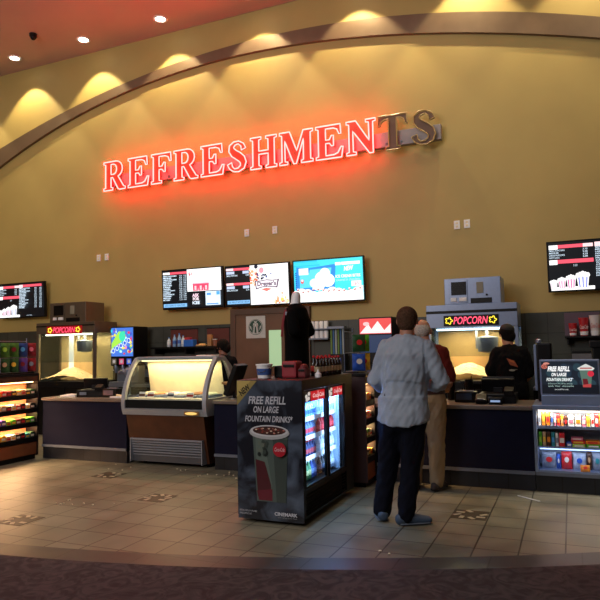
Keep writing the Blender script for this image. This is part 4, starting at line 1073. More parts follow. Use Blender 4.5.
def candy_box(x, y, z, w, d, h, colr, label, group, band='white'):
    """w along y, d along x; a printed carton with a band"""
    key = (w, d, h, colr, band)
    if key not in proto_c:
        t = thing('candy_box', label, 'candy', (x, y, z), group)
        MB().box(x-d/2, x+d/2, y-w/2, y+w/2, z, z+h, .003).build('carton', mat('carton '+colr, cn[colr], .35), t)
        MB().box(x+d/2, x+d/2+.0015, y-w*.38, y+w*.38, z+h*.3, z+h*.62).build('print_band', mat('print '+band, cn[band], .4), t)
        proto_c[key] = t; return t
    return dup(proto_c[key], (x, y, z), label, group)
ordn = ['nearest the counter end', 'second', 'third', 'fourth', 'fifth', 'sixth', 'seventh', 'eighth', 'ninth']
rowsL = [(.91, ['dark green', 'brown', 'tan', 'yellow', 'black', 'dark red', 'red', 'orange', 'orange'], 'top'), (.71, ['black', 'white', 'black', 'red', 'white', 'brown', 'tan', 'white', 'dark red'], 'second'),
         (.51, ['green', 'dark green', 'brown', 'dark red', 'green', 'lime', 'purple', 'violet', 'purple'], 'third'), (.30, ['dark green', 'teal', 'black', 'brown', 'white', 'tan', 'yellow', 'orange', 'white'], 'bottom')]
for z, cs, nm in rowsL:
    for k, c in enumerate(cs):
        h = [.085, .075, .09, .08][k % 4]
        pos = ordn[k]+' in its row' if k == 0 else ordn[k]+' from the counter end'
        candy_box(-7.25, 6.89-.083*k, z+.001, .075, .13, h, c, '%s box, %s row of left snack shelf, %s' % (c, nm, pos), 'candy boxes on the long left snack shelf', ['white', 'yellow', 'red'][k % 3])
rowsR = [(.91, ['yellow', 'white', 'orange', 'tan']), (.71, ['red', 'orange', 'pink', 'white']), (.51, ['lime', 'green', 'dark green', 'white']), (.30, ['tan', 'black', 'brown', 'yellow'])]
for (z, cs), nm in zip(rowsR, ['top', 'second', 'third', 'bottom']):
    for k, c in enumerate(cs):
        candy_box(-2.18, 6.665+.073*k, z+.001, .07, .13, [.1, .085, .09, .08][k % 4], c, '%s candy box, %s row of short snack shelf, %s' % (c, nm, ['nearest the mauve panel', 'second from the mauve panel', 'third from the mauve panel', 'farthest from the mauve panel'][k]), 'candy boxes on the short snack shelf', ['red', 'white', 'yellow'][k % 3])

# bag racks on the snack shelves
def candy_bag(x, y, z, w, h, colr, label, group, band, rz=0., lean=0.):
    t = thing('candy_bag', label, 'candy bag', (x, y, z), group)
    n_, m_ = 8, 10; mb = MB(); F, B = {}, {}
    for i in range(n_+1):
        for j in range(m_+1):
            u_, v_ = i/n_*2-1, j/m_
            th = .022*max(0, (1-u_*u_))**.6*max(0, 1-(2*v_-1)**4)
            F[i, j] = mb.b.verts.new((u_*w/2, -th, v_*h)); B[i, j] = mb.b.verts.new((u_*w/2, th+.001, v_*h))
    for i in range(n_):
        for j in range(m_):
            mb.b.faces.new((F[i, j], F[i+1, j], F[i+1, j+1], F[i, j+1])); mb.b.faces.new((B[i, j+1], B[i+1, j+1], B[i+1, j], B[i, j]))
    bmesh.ops.remove_doubles(mb.b, verts=mb.b.verts[:], dist=.0015)
    bd = mb.build('bag_body', mat('foil '+colr, cn[colr], .3, bump=.3, scale=20, var=.35), None, True); bd.parent = t
    f_ = MB().lathe([(.02, -.001), (.02, .001)], (0, 0, 0), 18, 'Y').build('print', mat('foil print '+band, cn[band], .4), None); f_.parent = t
    f_.location = (0, -.0235, h*.55); f_.scale = (w*11, 1, h*8)
    t.rotation_euler = (lean, 0, rz)
    return t
def rack(x, y0, y1, z, label):
    t = thing('wire_rack', label, 'rack', (x, (y0+y1)/2, z))
    MB().box(x-.12, x+.06, y0, y1, z, z+.02, .003).build('rack_base', M_blk2, t)
    for yy in (y0+.01, y1-.01): MB().chain([(x-.1, yy, z+.02), (x-.1, yy, z+.5)], .006, 8).build('upright', M_steel, t)
    for zz in (z+.22, z+.46): MB().chain([(x-.1, y0+.01, zz), (x-.1, y1-.01, zz)], .005, 8, (0, 0, 1)).build('cross_rail', M_steel, t)
    return t
rack(-7.25, 6.12, 6.93, 1.226, 'wire candy rack standing on the long left snack shelf')
cols_ = [[('deep red', 'pink'), ('navy blue', 'light blue'), ('olive green', 'deep red'), ('olive green', 'lime'), ('dark green', 'pink')], [('deep red', 'grey'), ('purple', 'deep red'), ('dark green', 'yellow'), ('dark green', 'tan'), ('grey', 'white')]]
for r_, row in enumerate(cols_):
    for k, (c, b2) in enumerate(row):
        candy_bag(-7.2, 6.86-.155*k, (1.46, 1.25)[r_], .145, .2, c, '%s candy bag on the left rack, %s row, %s' % (c, ('upper', 'lower')[r_], ['nearest the popcorn machine', 'second from the popcorn machine', 'middle', 'second from the picture edge', 'nearest the picture edge'][k]), 'candy bags on the left rack', b2, R(60))
rack(-2.22, 6.62, 6.94, 1.226, 'wire candy rack standing on the short snack shelf')
for k, (y, z, c, b2, nm) in enumerate([(6.7, 1.46, 'dark green', 'red', 'upper row, nearer the fridge'), (6.85, 1.46, 'green', 'red', 'upper row, nearer the man'), (6.68, 1.25, 'blue', 'white', 'lower row, nearer the fridge'), (6.86, 1.25, 'yellow', 'red', 'lower row, nearer the man')]):
    candy_bag(-2.17, y, z, .15, .19, c, '%s candy bag on the right wire rack, %s' % (c, nm), 'candy bags on the right rack', b2, R(35))
for k, (x, y, c, rz) in enumerate([(-2.46, 6.7, 'blue', .4), (-2.5, 6.83, 'silver', .9), (-2.45, 6.6, 'white', -.2)]):
    candy_bag(x, y, 1.227, .15, .17, c, '%s shiny snack bag left of the rack on the short snack shelf' % c, 'loose snack bags beside the right rack', 'blue' if c != 'blue' else 'white', rz, -.25)

# ------------------------------------------------------------------ lit candy case on the right
cx0, cx1 = -.4, 1.3
cc = thing('candy_case', 'open lit candy display case built into the right counter', 'display case', ((cx0+cx1)/2, 7.3, 0))
MB().box(cx0, cx1, 6.99, 7.65, .165, .2).build('metal_strip', M_steeld, cc)
MB().box(cx0, cx1, 7.01, 7.6, 0, .165).build('tiled_base', M_base, cc)
M_sil = mat('pale blue steel', '#8c9dbd', .32, .4)
MB().box(cx0, cx0+.03, 6.985, 7.65, .2, .868).build('side_panel', M_sil, cc)
MB().box(cx1-.03, cx1, 6.985, 7.65, .2, .868).build('side_panel', M_sil, cc)
MB().box(cx0, cx1, 6.96, 7.68, .832, .88, .006).build('top', M_sil, cc)
MB().box(cx0+.03, cx1-.03, 7.34, 7.37, .2, .832).build('back_panel', mat('pale grey blue liner', '#b4bcc8', .4), cc)
for z, yf_ in ((.2, 7.0), (.435, 7.06), (.645, 7.06)):
    MB().box(cx0+.03, cx1-.03, yf_, 7.34, z, z+.012).box(cx0+.03, cx1-.03, yf_-.004, yf_, z-.012, z+.02).build('shelf', M_sil, cc)
MB().box(cx0+.05, cx1-.05, 7.02, 7.05, .812, .83).build('lamp', mat('cool white tube', '#fff6e8', emit=3), cc)
light('case_light', 'AREA', (.3, 7.07, .80), 10.5, '#fff0dc', 1.3, (.3, 7.2, .3), sy=.05)
light('case_light', 'AREA', (.3, 7.04, .42), 1.2, '#c8dcff', 1.3, (.3, 7.2, .3), sy=.03)
def upright(x, z, w, h, c, label, b2, y=7.13):
    key = ('u', w, h, c, b2)
    if key not in proto_c:
        t = thing('candy_bag', label, 'candy', (x, y, z), 'candy in the lit right case')
        MB().box(x, x+w*.9, y-.05, y+.08, z, z+h, .006).build('packet', mat('packet '+c, cn[c], .35, var=.25, scale=25), t)
        MB().box(x+w*.1, x+w*.8, y-.052, y-.05, z+h*.3, z+h*.65).build('print', mat('print '+b2, cn[b2], .4), t)
        proto_c[key] = t; return t
    return dup(proto_c[key], (x, y, z), label)
def place(n): return 'first from the case\'s left end' if n == 0 else ['', 'second', 'third', 'fourth', 'fifth', 'sixth', 'seventh', 'eighth', 'ninth', 'tenth', 'eleventh', 'twelfth', 'thirteenth', 'fourteenth', 'fifteenth', 'sixteenth', 'seventeenth'][n]+' from the case\'s left end'
x = cx0+.045
for k, (c, w, h, b2) in enumerate([('white', .03, .14, 'grey'), ('orange', .034, .15, 'yellow'), ('orange', .04, .15, 'red'), ('grey', .025, .13, 'blue'), ('pink', .022, .12, 'white'), ('red', .03, .12, 'orange'), ('orange', .028, .11, 'tan'), ('brown', .03, .1, 'red'),
        ('white', .06, .11, 'pink'), ('white', .06, .11, 'orange'), ('pink', .035, .1, 'white'), ('yellow', .035, .12, 'orange'), ('white', .03, .12, 'red'), ('red', .035, .13, 'white'), ('orange', .04, .13, 'yellow'), ('green', .045, .12, 'lime'), ('lime', .04, .12, 'green')]):
    upright(x, .658, w, h, c, '%s candy packet, top shelf of right case, %s' % (c, place(k)), b2); x += w+.006
x = cx0+.04
for k, (c, w, h, b2) in enumerate([('green', .036, .15, 'lime'), ('tan', .036, .15, 'yellow'), ('brown', .04, .15, 'orange'), ('teal', .036, .145, 'light blue'), ('white', .03, .14, 'grey'), ('red', .06, .14, 'white')]):
    upright(x, .448, w, h, c, '%s candy packet, middle shelf of right case, %s' % (c, place(k)), b2); x += w+.004
def flat(x, y, z, w, d, h, c, label, b2):
    t = thing('candy_box', label, 'candy', (x, y, z), 'flat candy boxes in the lit right case')
    MB().box(x, x+w, y, y+d, z, z+h, .003).build('carton', mat('carton '+c, cn[c], .35, var=.2), t)
    MB().box(x+w*.15, x+w*.85, y-.0015, y, z+h*.25, z+h*.7).build('print_band', mat('print '+b2, cn[b2], .4), t)
flat(x+.005, 7.08, .448, .05, .1, .05, 'blue', 'small dark blue flat candy box next to the red upright packet', 'white')
flat(x+.06, 7.08, .448, .12, .12, .035, 'lime', 'lime flat candy box at the bottom left of the middle-shelf stack', 'white')
flat(x+.05, 7.09, .4845, .13, .12, .032, 'red', 'red flat candy box on the lime box in the middle shelf', 'yellow')
flat(x+.05, 7.1, .518, .11, .12, .025, 'pink', 'pink flat candy box topping the left stack on the middle shelf', 'white')
flat(x+.19, 7.08, .448, .13, .12, .035, 'green', 'green flat candy box at the bottom right of the middle-shelf stack', 'white')
flat(x+.185, 7.09, .4845, .13, .12, .032, 'orange', 'orange flat candy box on the green box in the middle shelf', 'red')
flat(x+.325, 7.08, .448, .07, .1, .06, 'white', 'white candy box right of the flat stacks on the middle shelf', 'red')
upright(x+.33, .5095, .05, .09, 'teal', 'teal candy packet on the white box at the right edge', 'blue', 7.14)
for k, (xb, c, w, h, b2, rz) in enumerate([(-.27, 'grey', .14, .17, 'red', 0), (-.178, 'blue', .042, .15, 'white', 0), (-.1, 'red', .1, .18, 'white', 0), (.02, 'silver', .12, .17, 'blue', 0), (.112, 'brown', .05, .19, 'tan', 0), (.187, 'grey', .085, .18, 'teal', 0), (.29, 'black', .1, .17, 'blue', 0)]):
    candy_bag(xb, 7.16, .2125, w, h, c, '%s snack bag, bottom shelf of right case, %s' % (c, place(k)), 'snack bags on the bottom shelf of the right case', b2, rz)
candy_bag(.07, 7.05, .2125, .09, .07, 'orange', 'orange crumpled packet lying in front on the bottom shelf of the right case', 'small packets in front on the bottom shelf', 'red', .1, -.3)
candy_bag(.26, 7.055, .2125, .06, .06, 'yellow', 'yellow crumpled packet beside the orange packet on the bottom shelf', 'small packets in front on the bottom shelf', 'orange', -.2, -.3)

# lit FREE REFILL sign on the case
t = thing('counter_sign', 'lit FREE REFILL sign in a silver frame on the right candy case', 'sign', (-.03, 7.05, .88))
MB().box(-.31, .245, 6.99, 7.12, .88, .985, .008).build('stand', M_sil, t)
MB().box(-.315, .25, 7.0, 7.06, .985, 1.345, .008).build('frame', M_sil, t)
a = Art((-.298, 6.998, 1.0), (1, 0, 0), (0, 0, 1), .75)
w, h = .53, .325
a.rect(0, 0, w, h, '#1c2430', .8)
for k in range(16): a.ell(.05+rnd.random()*.42, .1+rnd.random()*.17, .04, .04, rnd.choice(['#26384a', '#2c4450', '#243040', '#304c50']), n=14)
a.rect(0, 0, w, .09, '#141822'); 
a.ell(.03, h-.05, .03, .025, '#d87868'); a.ell(.05, h-.02, .03, .012, '#e89888'); a.text('NEW', .01, h-.06, .07, h-.03, '#3a1814', rot=.5)
a.text('FREE REFILL', .06, .225, .27, .275, WH, shear=.25, bold=.03, e=1.1); a.text('ON LARGE', .095, .175, .24, .21, WH, shear=.25, bold=.03, e=1.0)
a.text('FOUNTAIN DRINKS*', .045, .125, .3, .16, '#e8f0f0', shear=.25, bold=.03, e=1.)
a.text('$3.50 on your first, refill the same day', .06, .09, .29, .108, '#b8d8d0'); a.text('ask for details', .06, .068, .3, .084, '#b8d8d0'); a.text('see staff for info', .12, .035, .25, .05, '#e8f0f0')
a.poly([(.36, .24), (.385, .07), (.46, .07), (.48, .24)], '#607c70'); a.poly([(.385, .15), (.39, .08), (.44, .08), (.43, .15)], '#702028'); a.poly([(.385, .09), (.387, .065), (.46, .065), (.462, .1)], '#c84848')
a.poly([(.34, .255), (.36, .235), (.485, .235), (.5, .255), (.45, .285), (.42, .3), (.39, .285)], '#e8ece8'); a.rect(.365, .25, .475, .262, '#c04840'); a.ell(.462, .2, .03, .03, '#e03048')
a.build('lit_print', t)

# ------------------------------------------------------------------ counter-top equipment
def register(x, y, z, label, rz=0.):
    t = thing('cash_register', label, 'cash register', (x, y, z), 'cash registers on the counters')
    t.rotation_euler[2] = rz
    def B(mb, n, m_, par=None):
        o = mb.build(n, m_, None); o.parent = par or t; return o
    B(MB().box(-.2, .2, -.15, .2, 0, .1, .01), 'cash_drawer', M_blk)
    B(MB().obox((0, .06, .185), (.36, .04, .15), (R(15), 0, 0), .008), 'monitor', M_blk)
    B(MB().box(-.05, .05, .02, .1, .1, .16, .004), 'monitor_stand', M_blk2)
    B(MB().obox((-.1, -.155, .05), (.1, .012, .04), (0, 0, 0), .003), 'front_plate', M_steeld)
    B(MB().obox((.13, -.12, .13), (.1, .12, .06), (R(20), 0, 0), .008), 'card_reader', M_blk2)
    return t
def printer(x, y, z, label, c='#3c4660'):
    t = thing('receipt_printer', label, 'printer', (x, y, z), 'receipt printers beside the registers')
    MB().box(x-.12, x+.12, y-.08, y+.08, z, z+.12, .012).build('printer_body', M_blk, t)
    MB().box(x-.1, x+.07, y-.084, y-.079, z+.03, z+.1, .002).build('front_cover', mat('reflective cover', c, .25, .3), t)
    MB().box(x-.08, x+.08, y-.03, y+.03, z+.118, z+.13, .002).build('paper_slot', M_steeld, t)
ct = .869
register(-6.42, 7.3, ct, 'black card terminal and register on the left counter', .3)
printer(-6.04, 7.25, ct, 'black receipt printer with shiny front on the left counter', '#6a6878')
t = thing('paper_stack', 'small pile of white napkins at the left counter edge', 'napkins', (-6.78, 7.2, ct))
MB().obox((-6.78, 7.2, ct+.012), (.26, .12, .022), (0, 0, .15), .006).build('napkins', M_white, t)
MB().obox((-6.72, 7.2, ct+.03), (.18, .1, .014), (0, 0, -.1), .005).build('loose_napkin', M_white, t)
def white_fix(x, y, label):
    t = thing('drink_dispenser', label, 'dispenser', (x, y, ct))
    MB().lathe([(.05, 0), (.05, .02), (.018, .03), (.016, .3)], (x, y, ct), 16).build('pedestal', M_chrome, t, True)
    MB().lathe([(.05, 0), (.075, .04), (.075, .1), (.04, .13)], (x, y, ct+.28), 18).build('bowl', M_steel, t, True)
    MB().chain([(x, y, ct+.3), (x-.12, y, ct+.36), (x-.18, y, ct+.34)], [.03, .035, .02], 12).build('spout', M_steel, t, True)
white_fix(-6.0+.12, 7.42, 'shiny chrome dispenser on the left counter beside the gelato case')
t = thing('plastic_cutlery', 'white wrapped items lying on the counter beside the gelato case', 'cutlery', (-5.87, 7.15, ct))
MB().obox((-5.87, 7.12, ct+.01), (.18, .06, .018), (0, 0, .1), .005).build('packet', M_white, t)
MB().obox((-5.85, 7.17, ct+.03), (.1, .05, .018), (0, .2, .5), .005).build('loose_packet', M_cream, t)
# tilted black screen by the case
t = thing('customer_display', 'tall tilted black screen beside the gelato case, seen edge-on', 'monitor', (-4.09, 7.3, ct))
MB().lathe([(.09, 0), (.09, .012), (.03, .02)], (-4.09, 7.3, ct), 20).build('stand_base', M_chrome, t, True)
MB().chain([(-4.09, 7.3, ct+.02), (-4.12, 7.3, ct+.16)], .022, 12).build('neck', M_blk2, t, True)
MB().obox((-4.07, 7.3, ct+.245), (.07, .3, .43), (0, R(22), 0), .015).build('screen_body', M_blk, t)
MB().obox((-4.16, 7.25, ct+.2), (.1, .16, .03), (0, R(10), 0), .006).build('side_shelf', M_tan, t)
t = thing('brass_dish', 'small golden dish on the counter between the tilted screen and fridge', 'dish', (-3.9, 7.2, ct))
MB().lathe([(.03, 0), (.05, .02), (.055, .03), (.045, .025), (.02, .008)], (-3.9, 7.2, ct), 18).build('dish', M_tan, t, True)
MB().lathe([(.02, .02), (.028, .05), (.01, .06)], (-3.9, 7.2, ct), 14).build('knob', mat('gold', '#caa050', .3, .8), t, True)
# right counter
register(-.78, 7.38, ct, 'black cash register with wide monitor in front of the capped worker', 0)
t = thing('register_monitor', 'wide black monitor behind the register on the right counter', 'monitor', (-.8, 7.65, ct))
MB().obox((-.8, 7.66, ct+.19), (.36, .03, .16), (R(-12), 0, 0), .008).build('screen_body', M_blk, t)
MB().box(-.83, -.77, 7.62, 7.69, ct, ct+.12, .004).build('monitor_stand', M_blk2, t)
printer(-1.12, 7.34, ct, 'receipt printer with bluish front beside the man in the red polo', '#3a5074')
t = thing('card_terminal', 'black card terminal with pale keypad on the right counter', 'card reader', (-.93, 7.12, ct))
MB().obox((-.93, 7.14, ct+.055), (.12, .12, .05), (R(35), 0, 0), .008).build('terminal_body', M_blk, t)
MB().obox((-.93, 7.09, ct+.05), (.08, .01, .02), (R(35), 0, 0)).build('keypad', M_steeld, t)
MB().box(-.97, -.89, 7.12, 7.2, ct, ct+.04, .003).build('foot', M_blk2, t)
t = thing('label_plate', 'small black box with a pale blue lit strip on the right counter', 'card reader', (-.83, 7.1, ct))
MB().box(-.85, -.71, 7.08, 7.2, ct, ct+.07, .008).build('housing', M_blk, t)
MB().box(-.83, -.73, 7.076, 7.081, ct+.025, ct+.045).build('display', mat('pale blue display', '#9ab4e0', emit=.7), t)
for k, x in enumerate((-1.33, -1.12)):
    t = thing('cup_holder', 'small black pen cup on the ledge behind the right counter, %s' % ('nearer the red-shirted man' if k == 0 else 'nearer the register'), 'cup', (x, 7.58, ct))
    MB().lathe([(.045, 0), (.05, .24), (.044, .24), (.04, .02)], (x, 7.58, ct), 18).build('cup', M_blk, t, True)
    MB().chain([(x+.01, 7.58, ct+.1), (x+.03, 7.57, ct+.28)], .005, 6).build('pen', M_blk2, t)
# popcorn bucket on tray ledge behind counter
bx, by = -1.03, 8.98
t = bpy.data.objects['popcorn_bucket']; t.location = (-1.12, 7.62, ct)
MB().lathe([(.055, 0), (.075, .2), (.079, .2), (.07, .19), (.05, .01)], (-.99, 8.74, 1.03), 20).build('tub', mat('bucket print', '#c42430', .5), t, True)
MB().lathe([(.066, .11), (.076, .19)], (-.99, 8.74, 1.032), 20).build('white_band', M_white, t, True)
t.location = (0, 0, 0)
for ch in t.children: ch.data.transform(Matrix.Translation((-1.12, 7.62, ct)))
t.location = (-.99, 8.74, 1.03)
for ch in t.children: ch.data.transform(Matrix.Translation((.99, -8.74, -1.03)))
t2 = thing('serving_cart', 'narrow dark trolley between the worker and popcorn machine', 'trolley', (-1.1, 8.75, 0))
MB().box(-1.4, -.9, 8.64, 8.86, .99, 1.028, .004).build('tray_top', M_blk2, t2)
for px in (-1.38, -.94):
    for py in (8.66, 8.82): MB().box(px, px+.025, py, py+.025, 0, .99).build('leg', M_blk2, t2)
MB().box(-1.38, -.915, 8.66, 8.845, .4, .42).build('lower_shelf', M_blk2, t2)
# brass tins right of worker
for k in range(3):
    x = -.56+.09*k
    t = thing('metal_canister', 'tall metal canister on the back counter right of the capped worker, %s' % ['left of three', 'middle of three', 'right of three'][k], 'canister', (x, 9.2, .92), 'metal canisters behind the worker')
    if x < -.5: x += .07
    t.location = (-.44+.1*k, 9.2, .92); x = -.44+.1*k
    MB().lathe([(.04, 0), (.04, .24)], (x, 9.2, .92), 18).build('can', mat('brass can', '#b0904c' if k < 2 else '#6c665c', .3, .8), t, True)
    MB().lathe([(.043, .24), (.043, .26), (.01, .27)], (x, 9.2, .92), 18).build('lid', M_blk2, t, True)
# black blender-like dispenser near the sign
t = thing('coffee_urn', 'tall black urn with silver top standing left of the lit sign', 'urn', (-.3, 7.45, .88))
MB().box(-.36, -.2, 7.38, 7.54, .881, 1.52, .02).build('urn_body', M_blk, t)
MB().lathe([(.03, 0), (.03, .03), (.012, .045)], (-.33, 7.4, 1.52), 14).build('silver_knob', M_steel, t, True)
MB().box(-.385, -.36, 7.4, 7.5, 1.0, 1.5, .004).build('side_trim', M_sil, t)
# cups poster right
t = thing('cup_poster', 'mauve wall poster behind the red cups at the right edge', 'poster', (.15, 9.66, 1.6))
MB().box(-.075, .38, 9.655, 9.67, 1.6, 1.93, .003).build('poster_board', mat('mauve poster', '#5c4858', .6), t)
MB().box(-.075, .38, 9.648, 9.655, 1.6, 1.615).build('lower_edge', mat('mauve edge', '#463644', .6), t)
t = thing('cup_shelf', 'thin dark shelf carrying sample cups under the mauve poster', 'shelf', (.15, 9.55, 1.58))
MB().box(-.08, .6, 9.44, 9.668, 1.575, 1.6, .003).build('board', M_blk2, t)
MB().box(-.05, -.03, 9.5, 9.668, 1.48, 1.575).box(.5, .52, 9.5, 9.668, 1.48, 1.575).build('bracket', M_blk2, t)
for k, (x, h, r_) in enumerate([(.03, .17, .055), (.17, .24, .065), (.31, .27, .07)]):
    t = thing('drink_cup', '%s red sample drink cup on the shelf under the mauve poster' % ['small', 'medium', 'large, white-sided'][k], 'cup', (x, 9.54, 1.6), 'sample cups')
    MB().lathe([(r_*.72, 0), (r_, h), (r_*1.04, h), (r_*1.04, h+.008), (r_*.9, h), (r_*.66, .01)], (x, 9.54, 1.601), 22).build('cup', mat('red cup', '#b41c28', .5) if k < 2 else mat('white red cup', '#d8d0d0', .5), t, True)
    MB().lathe([(r_*.73+.002, .01), (r_*.8+.003, h*.25)], (x, 9.54, 1.601), 22).build('white_foot_band', M_white, t, True)
    a = Art((x-r_*.8, 9.54-r_-.004, 1.6+h*.4), (1, 0, 0), (0, 0, 1), 0); a.text('Coca-Cola', 0, 0, r_*1.6, h*.22, '#f0e8e8' if k < 2 else '#c01c28', shear=.3); a.build('script', t)
# equipment right background
t = thing('soda_fountain', 'grey drinks dispenser on the back counter above the lit sign', 'dispenser', (.15, 9.4, .92))
MB().box(.0, .5, 9.25, 9.6, .92, 1.4, .01).build('housing', M_blk2, t)
MB().box(.0, .32, 9.235, 9.25, 1.2, 1.36, .003).build('front_plate', mat('grey plate', '#6a6a70', .5), t)
for k in range(4): MB().box(.02+.11*k, .09+.11*k, 9.2, 9.26, 1.1, 1.17, .005).build('valve', mat('valve %d' % k, ['#4a6a50', '#8a4040', '#84484a', '#5a7a70'][k], .5), t)
t = thing('drink_tower', 'tall black dispenser tower at right edge behind the lit sign', 'dispenser', (.3, 8.4, 0))
MB().box(.22, .36, 8.3, 8.5, 0, 1.5, .02).build('tower', M_blk, t)
MB().box(.2, .38, 8.27, 8.52, 1.45, 1.53, .01).build('tower_head', M_blk2, t)

# ------------------------------------------------------------------ back counter middle: posters, shelves, cups
for k, (x0, x1) in enumerate(((-6.72, -6.15), (-5.95, -5.5))):
    t = thing('wall_panel', 'dark red panel on the slate wall, %s' % ('left of two, behind the blue cups' if k == 0 else 'right of two, next to the door'), 'poster', ((x0+x1)/2, 9.66, 1.6))
    MB().box(x0, x1, 9.65, 9.67, 1.58, 1.88, .003).build('board', mat('dark red board', '#5c241c', .6), t)
    MB().box(x0-.01, x1+.01, 9.648, 9.67, 1.88, 1.895).build('upper_rail', M_blk2, t)
t = thing('wall_shelf', 'black shelf on the slate wall above the back counter', 'shelf', (-6.2, 9.5, 1.5))
MB().box(-6.95, -5.6, 9.35, 9.668, 1.535, 1.57, .004).build('board', M_blk, t)
for x in (-6.9, -6.25, -5.65): MB().box(x, x+.025, 9.4, 9.668, 1.44, 1.535).build('bracket', M_blk2, t)
for k, (x, h, c) in enumerate([(-6.62, .17, 'white'), (-6.5, .22, 'pale blue'), (-6.4, .24, 'pale blue'), (-6.32, .2, 'white')]):
    bottle(x, 9.45, 1.571, h, .035, '#c8d4e0' if c == 'white' else '#8cb0d8', '#4a78c0', '#e4e8ec' if c == 'white' else '#3a68b8', '%s syrup bottle on the black wall shelf, %s' % (c, ['leftmost', 'second from left', 'third from left', 'beside the blue box'][k]), 'syrup bottles on the wall shelf')
t = thing('blue_box', 'bright blue carton with red flap on the black wall shelf', 'box', (-6.2, 9.45, 1.571))
MB().box(-6.28, -6.08, 9.4, 9.52, 1.571, 1.69, .006).build('carton', mat('bright blue', '#2468c8', .5), t)
MB().box(-6.26, -6.16, 9.4, 9.5, 1.69, 1.73, .006).build('flap', mat('red flap', '#b83040', .5), t)
t = thing('tan_tray', 'low tan bread tray on the black wall shelf', 'tray', (-5.95, 9.45, 1.571))
MB().box(-6.03, -5.84, 9.4, 9.52, 1.571, 1.6, .01).build('tray', mat('tan', '#b8945c', .6), t)
MB().ball((-5.93, 9.46, 1.6), (.08, .05, .02)).build('bread', mat('crust', '#c8a060', .7), t, True)
t = thing('paper_cup_stack', 'tall stack of tan paper cups on the black wall shelf', 'cups', (-5.78, 9.45, 1.571))
MB().box(-5.8, -5.72, 9.41, 9.48, 1.571, 1.77, .004).build('carton', mat('tan carton', '#a87848', .6), t)
MB().lathe([(.035, 0), (.042, .11)], (-5.66, 9.44, 1.571), 16).build('cup', mat('brown cup', '#8a5a44', .6), t, True)
MB().lathe([(.044, .11), (.044, .12)], (-5.66, 9.44, 1.571), 16).build('lid', M_white, t, True)
for k, (x0, x1, h, m_, nm) in enumerate([(-7.0, -6.75, .48, M_steeld, 'grey coffee grinder on the back counter left of the wall shelf'), (-6.62, -6.4, .44, M_steeld, 'grey coffee brewer under the wall shelf'), (-6.3, -5.98, .38, M_steel, 'low steel espresso machine in the middle under the wall shelf'), (-5.93, -5.75, .5, M_white, 'white microwave-sized box under the wall shelf, next to the door'), (-5.73, -5.62, .5, M_white, 'narrow white box beside the door under the wall shelf')]):
    t = thing('coffee_machine' if k < 3 else 'storage_box', nm, 'coffee machine' if k < 3 else 'box', ((x0+x1)/2, 9.35, .92))
    MB().box(x0, x1, 9.25, 9.55, .92, .92+h, .01).build('housing', m_, t)
    if k < 3: MB().box(x0+.03, x1-.03, 9.2, 9.25, .95, 1.05, .005).build('drip_tray', M_blk2, t)
    MB().box(x0+.02, x1-.02, 9.243, 9.25, .92+h*.55, .92+h*.85, .003).build('front_panel', M_blk if k < 3 else mat('pinkish print', '#b89898', .6), t)
# center-right: boxes of white lids and straws
t = thing('lid_rack', 'white rack of stacked cup lids on the slate wall right of the mannequin', 'rack', (-3.8, 9.6, 1.65))
MB().box(-3.93, -3.6, 9.5, 9.668, 1.64, 1.66).box(-3.93, -3.6, 9.5, 9.668, 1.8, 1.815).build('rack_shelf', M_steeld, t)
for r_ in range(2):
    for k in range(4):
        MB().lathe([(.036, 0), (.036, .11), (.03, .12)], (-3.885+.08*k, 9.56, 1.662+.155*r_), 14).build('lid_stack', M_white, t, True)
t = thing('straw_dispenser', 'clear dispenser of green and blue straws beside the white lid rack', 'dispenser', (-3.45, 9.5, .92))
MB().box(-3.56, -3.3, 9.4, 9.6, .92, 1.4, .006).build('dispenser_base', M_blk2, t)
for k in range(6):
    MB().chain([(-3.53+.04*k, 9.48, 1.4), (-3.53+.04*k, 9.48, 1.8)], .013, 8).build('straw_bundle', mat('straws %d' % (k % 3), ['#7a9c50', '#4878b0', '#b8c8c8'][k % 3], .5), t)
MB().box(-3.57, -3.29, 9.4, 9.56, 1.8, 1.84, .004).build('dispenser_top', M_steeld, t)

# ------------------------------------------------------------------ floor details
for k, (x, y) in enumerate([(-4.7, 4.38), (-5.3, 6.3), (-4.0, 5.5), (-.9, 5.87)]):
    t = thing('floor_medallion', 'dark floor mosaic with pale petals, %s' % ['near the carpet at left', 'in front of the gelato case', 'midway between gelato case and fridge', 'in front of the long right counter'][k], 'mosaic', (x, y, 0), 'starburst mosaics in the tiled floor')
    MB().obox((x, y, .0012), (.3, .3, .002), (0, 0, 0)).build('dark_tile', mat('dark mosaic', '#33291f', .5), t)
    mb = MB()
    for j in range(8):
        if (j*7+k*3) % 8 == 0: continue
        an = PI*j/4+.2; rr_ = .115
        mb.obox((x+rr_*math.cos(an), y+rr_*math.sin(an), .0032), (.075, .038, .002), (0, 0, an+.5))
    mb.build('petals', mat('pale mosaic', '#9a927f', .5), t)
cr = MB(); r3 = random.Random(12)
for (cx_, cy, n_, sp) in [(-4.55, 5.0, 9, .3), (-3.6, 6.75, 9, .35), (-4.0, 6.6, 5, .2), (-4.6, 6.85, 3, .1), (-3.0, 5.9, 3, .3), (-5.5, 6.7, 4, .4), (-1.4, 4.6, 2, .2)]:
    for j in range(n_):
        x, y = cx_+r3.uniform(-sp, sp), cy+r3.uniform(-sp, sp)*.5
        cr.ball((x, y, .007), (r3.uniform(.006, .014), r3.uniform(.006, .012), .007), 6)
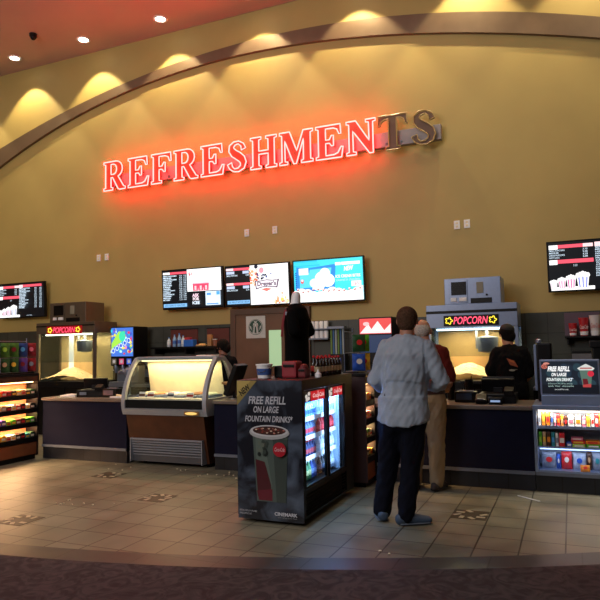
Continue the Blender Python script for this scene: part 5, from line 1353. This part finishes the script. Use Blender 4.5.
tag(cr.build('popcorn_crumbs', mat('spilled popcorn', '#d8cfb4', .8), None, True), 'spilled popcorn crumbs scattered over the tiled floor', 'crumbs', kind='stuff')
t = tag(MB().chain([(-.56, 6.72, .006), (-.35, 6.55, .006)], .005, 8).build('drinking_straw', M_white, None, True), 'white straw lying on the floor below the right counter', 'straw')

# ------------------------------------------------------------------ lights
for x, y, e_ in [(-3.4, 4.9, 430), (-4.6, 5.6, 200), (.5, 6.1, 430), (-7.0, 5.4, 120), (-1.5, 4.2, 120)]:
    light('hall_spot', 'SPOT', (x, y, 7.4), e_*1.02, '#fff4dc', .08, (x, y, 0), 26, .8)
for x in (-11.5, -8.3, -5.1, -1.9, 1.3):
    light('hall_flood', 'SPOT', (x, 6.6, 7.3), 60, '#fff0cc', .12, (x, 9.7, 3.6), 105, .9)
light('hall_lamp', 'AREA', (-3, -1, 6.5), 165, '#dfe6f4', 5, (-3, 6, .5), sy=3)
light('ceiling_fill', 'AREA', (-6, -2, 4.5), 430, '#f4e4d8', 5, (-9, 7, 7.5), sy=2)  # added unseen fill behind the camera, brightens the ceiling
w_ = bpy.data.worlds.new('World'); S.world = w_; w_.use_nodes = True
w_.node_tree.nodes['Background'].inputs[0].default_value = (*lin('#b0a090'), 1)
w_.node_tree.nodes['Background'].inputs[1].default_value = .07

# ------------------------------------------------------------------ camera
cam = bpy.data.cameras.new('Camera'); co = bpy.data.objects.new('Camera', cam); COL.objects.link(co)
cam.sensor_width = 36; cam.lens = 36*629/600
psi, th, rho = R(23.2), math.atan(46.6/629), .02
d = Vector((-math.sin(psi)*math.cos(th), math.cos(psi)*math.cos(th), math.sin(th)))
r = Vector((math.cos(psi), math.sin(psi), 0)); u = r.cross(d)
r2_, u2 = math.cos(rho)*r-math.sin(rho)*u, math.cos(rho)*u+math.sin(rho)*r
Mx = Matrix((r2_, u2, -d)).transposed().to_4x4(); Mx.translation = (0, 0, 1.53)
co.matrix_world = Mx
S.camera = co
S.view_settings.view_transform = 'Standard'; S.view_settings.look = 'None'
S.view_settings.exposure = 0; S.view_settings.gamma = 1; S.view_settings.use_curve_mapping = False
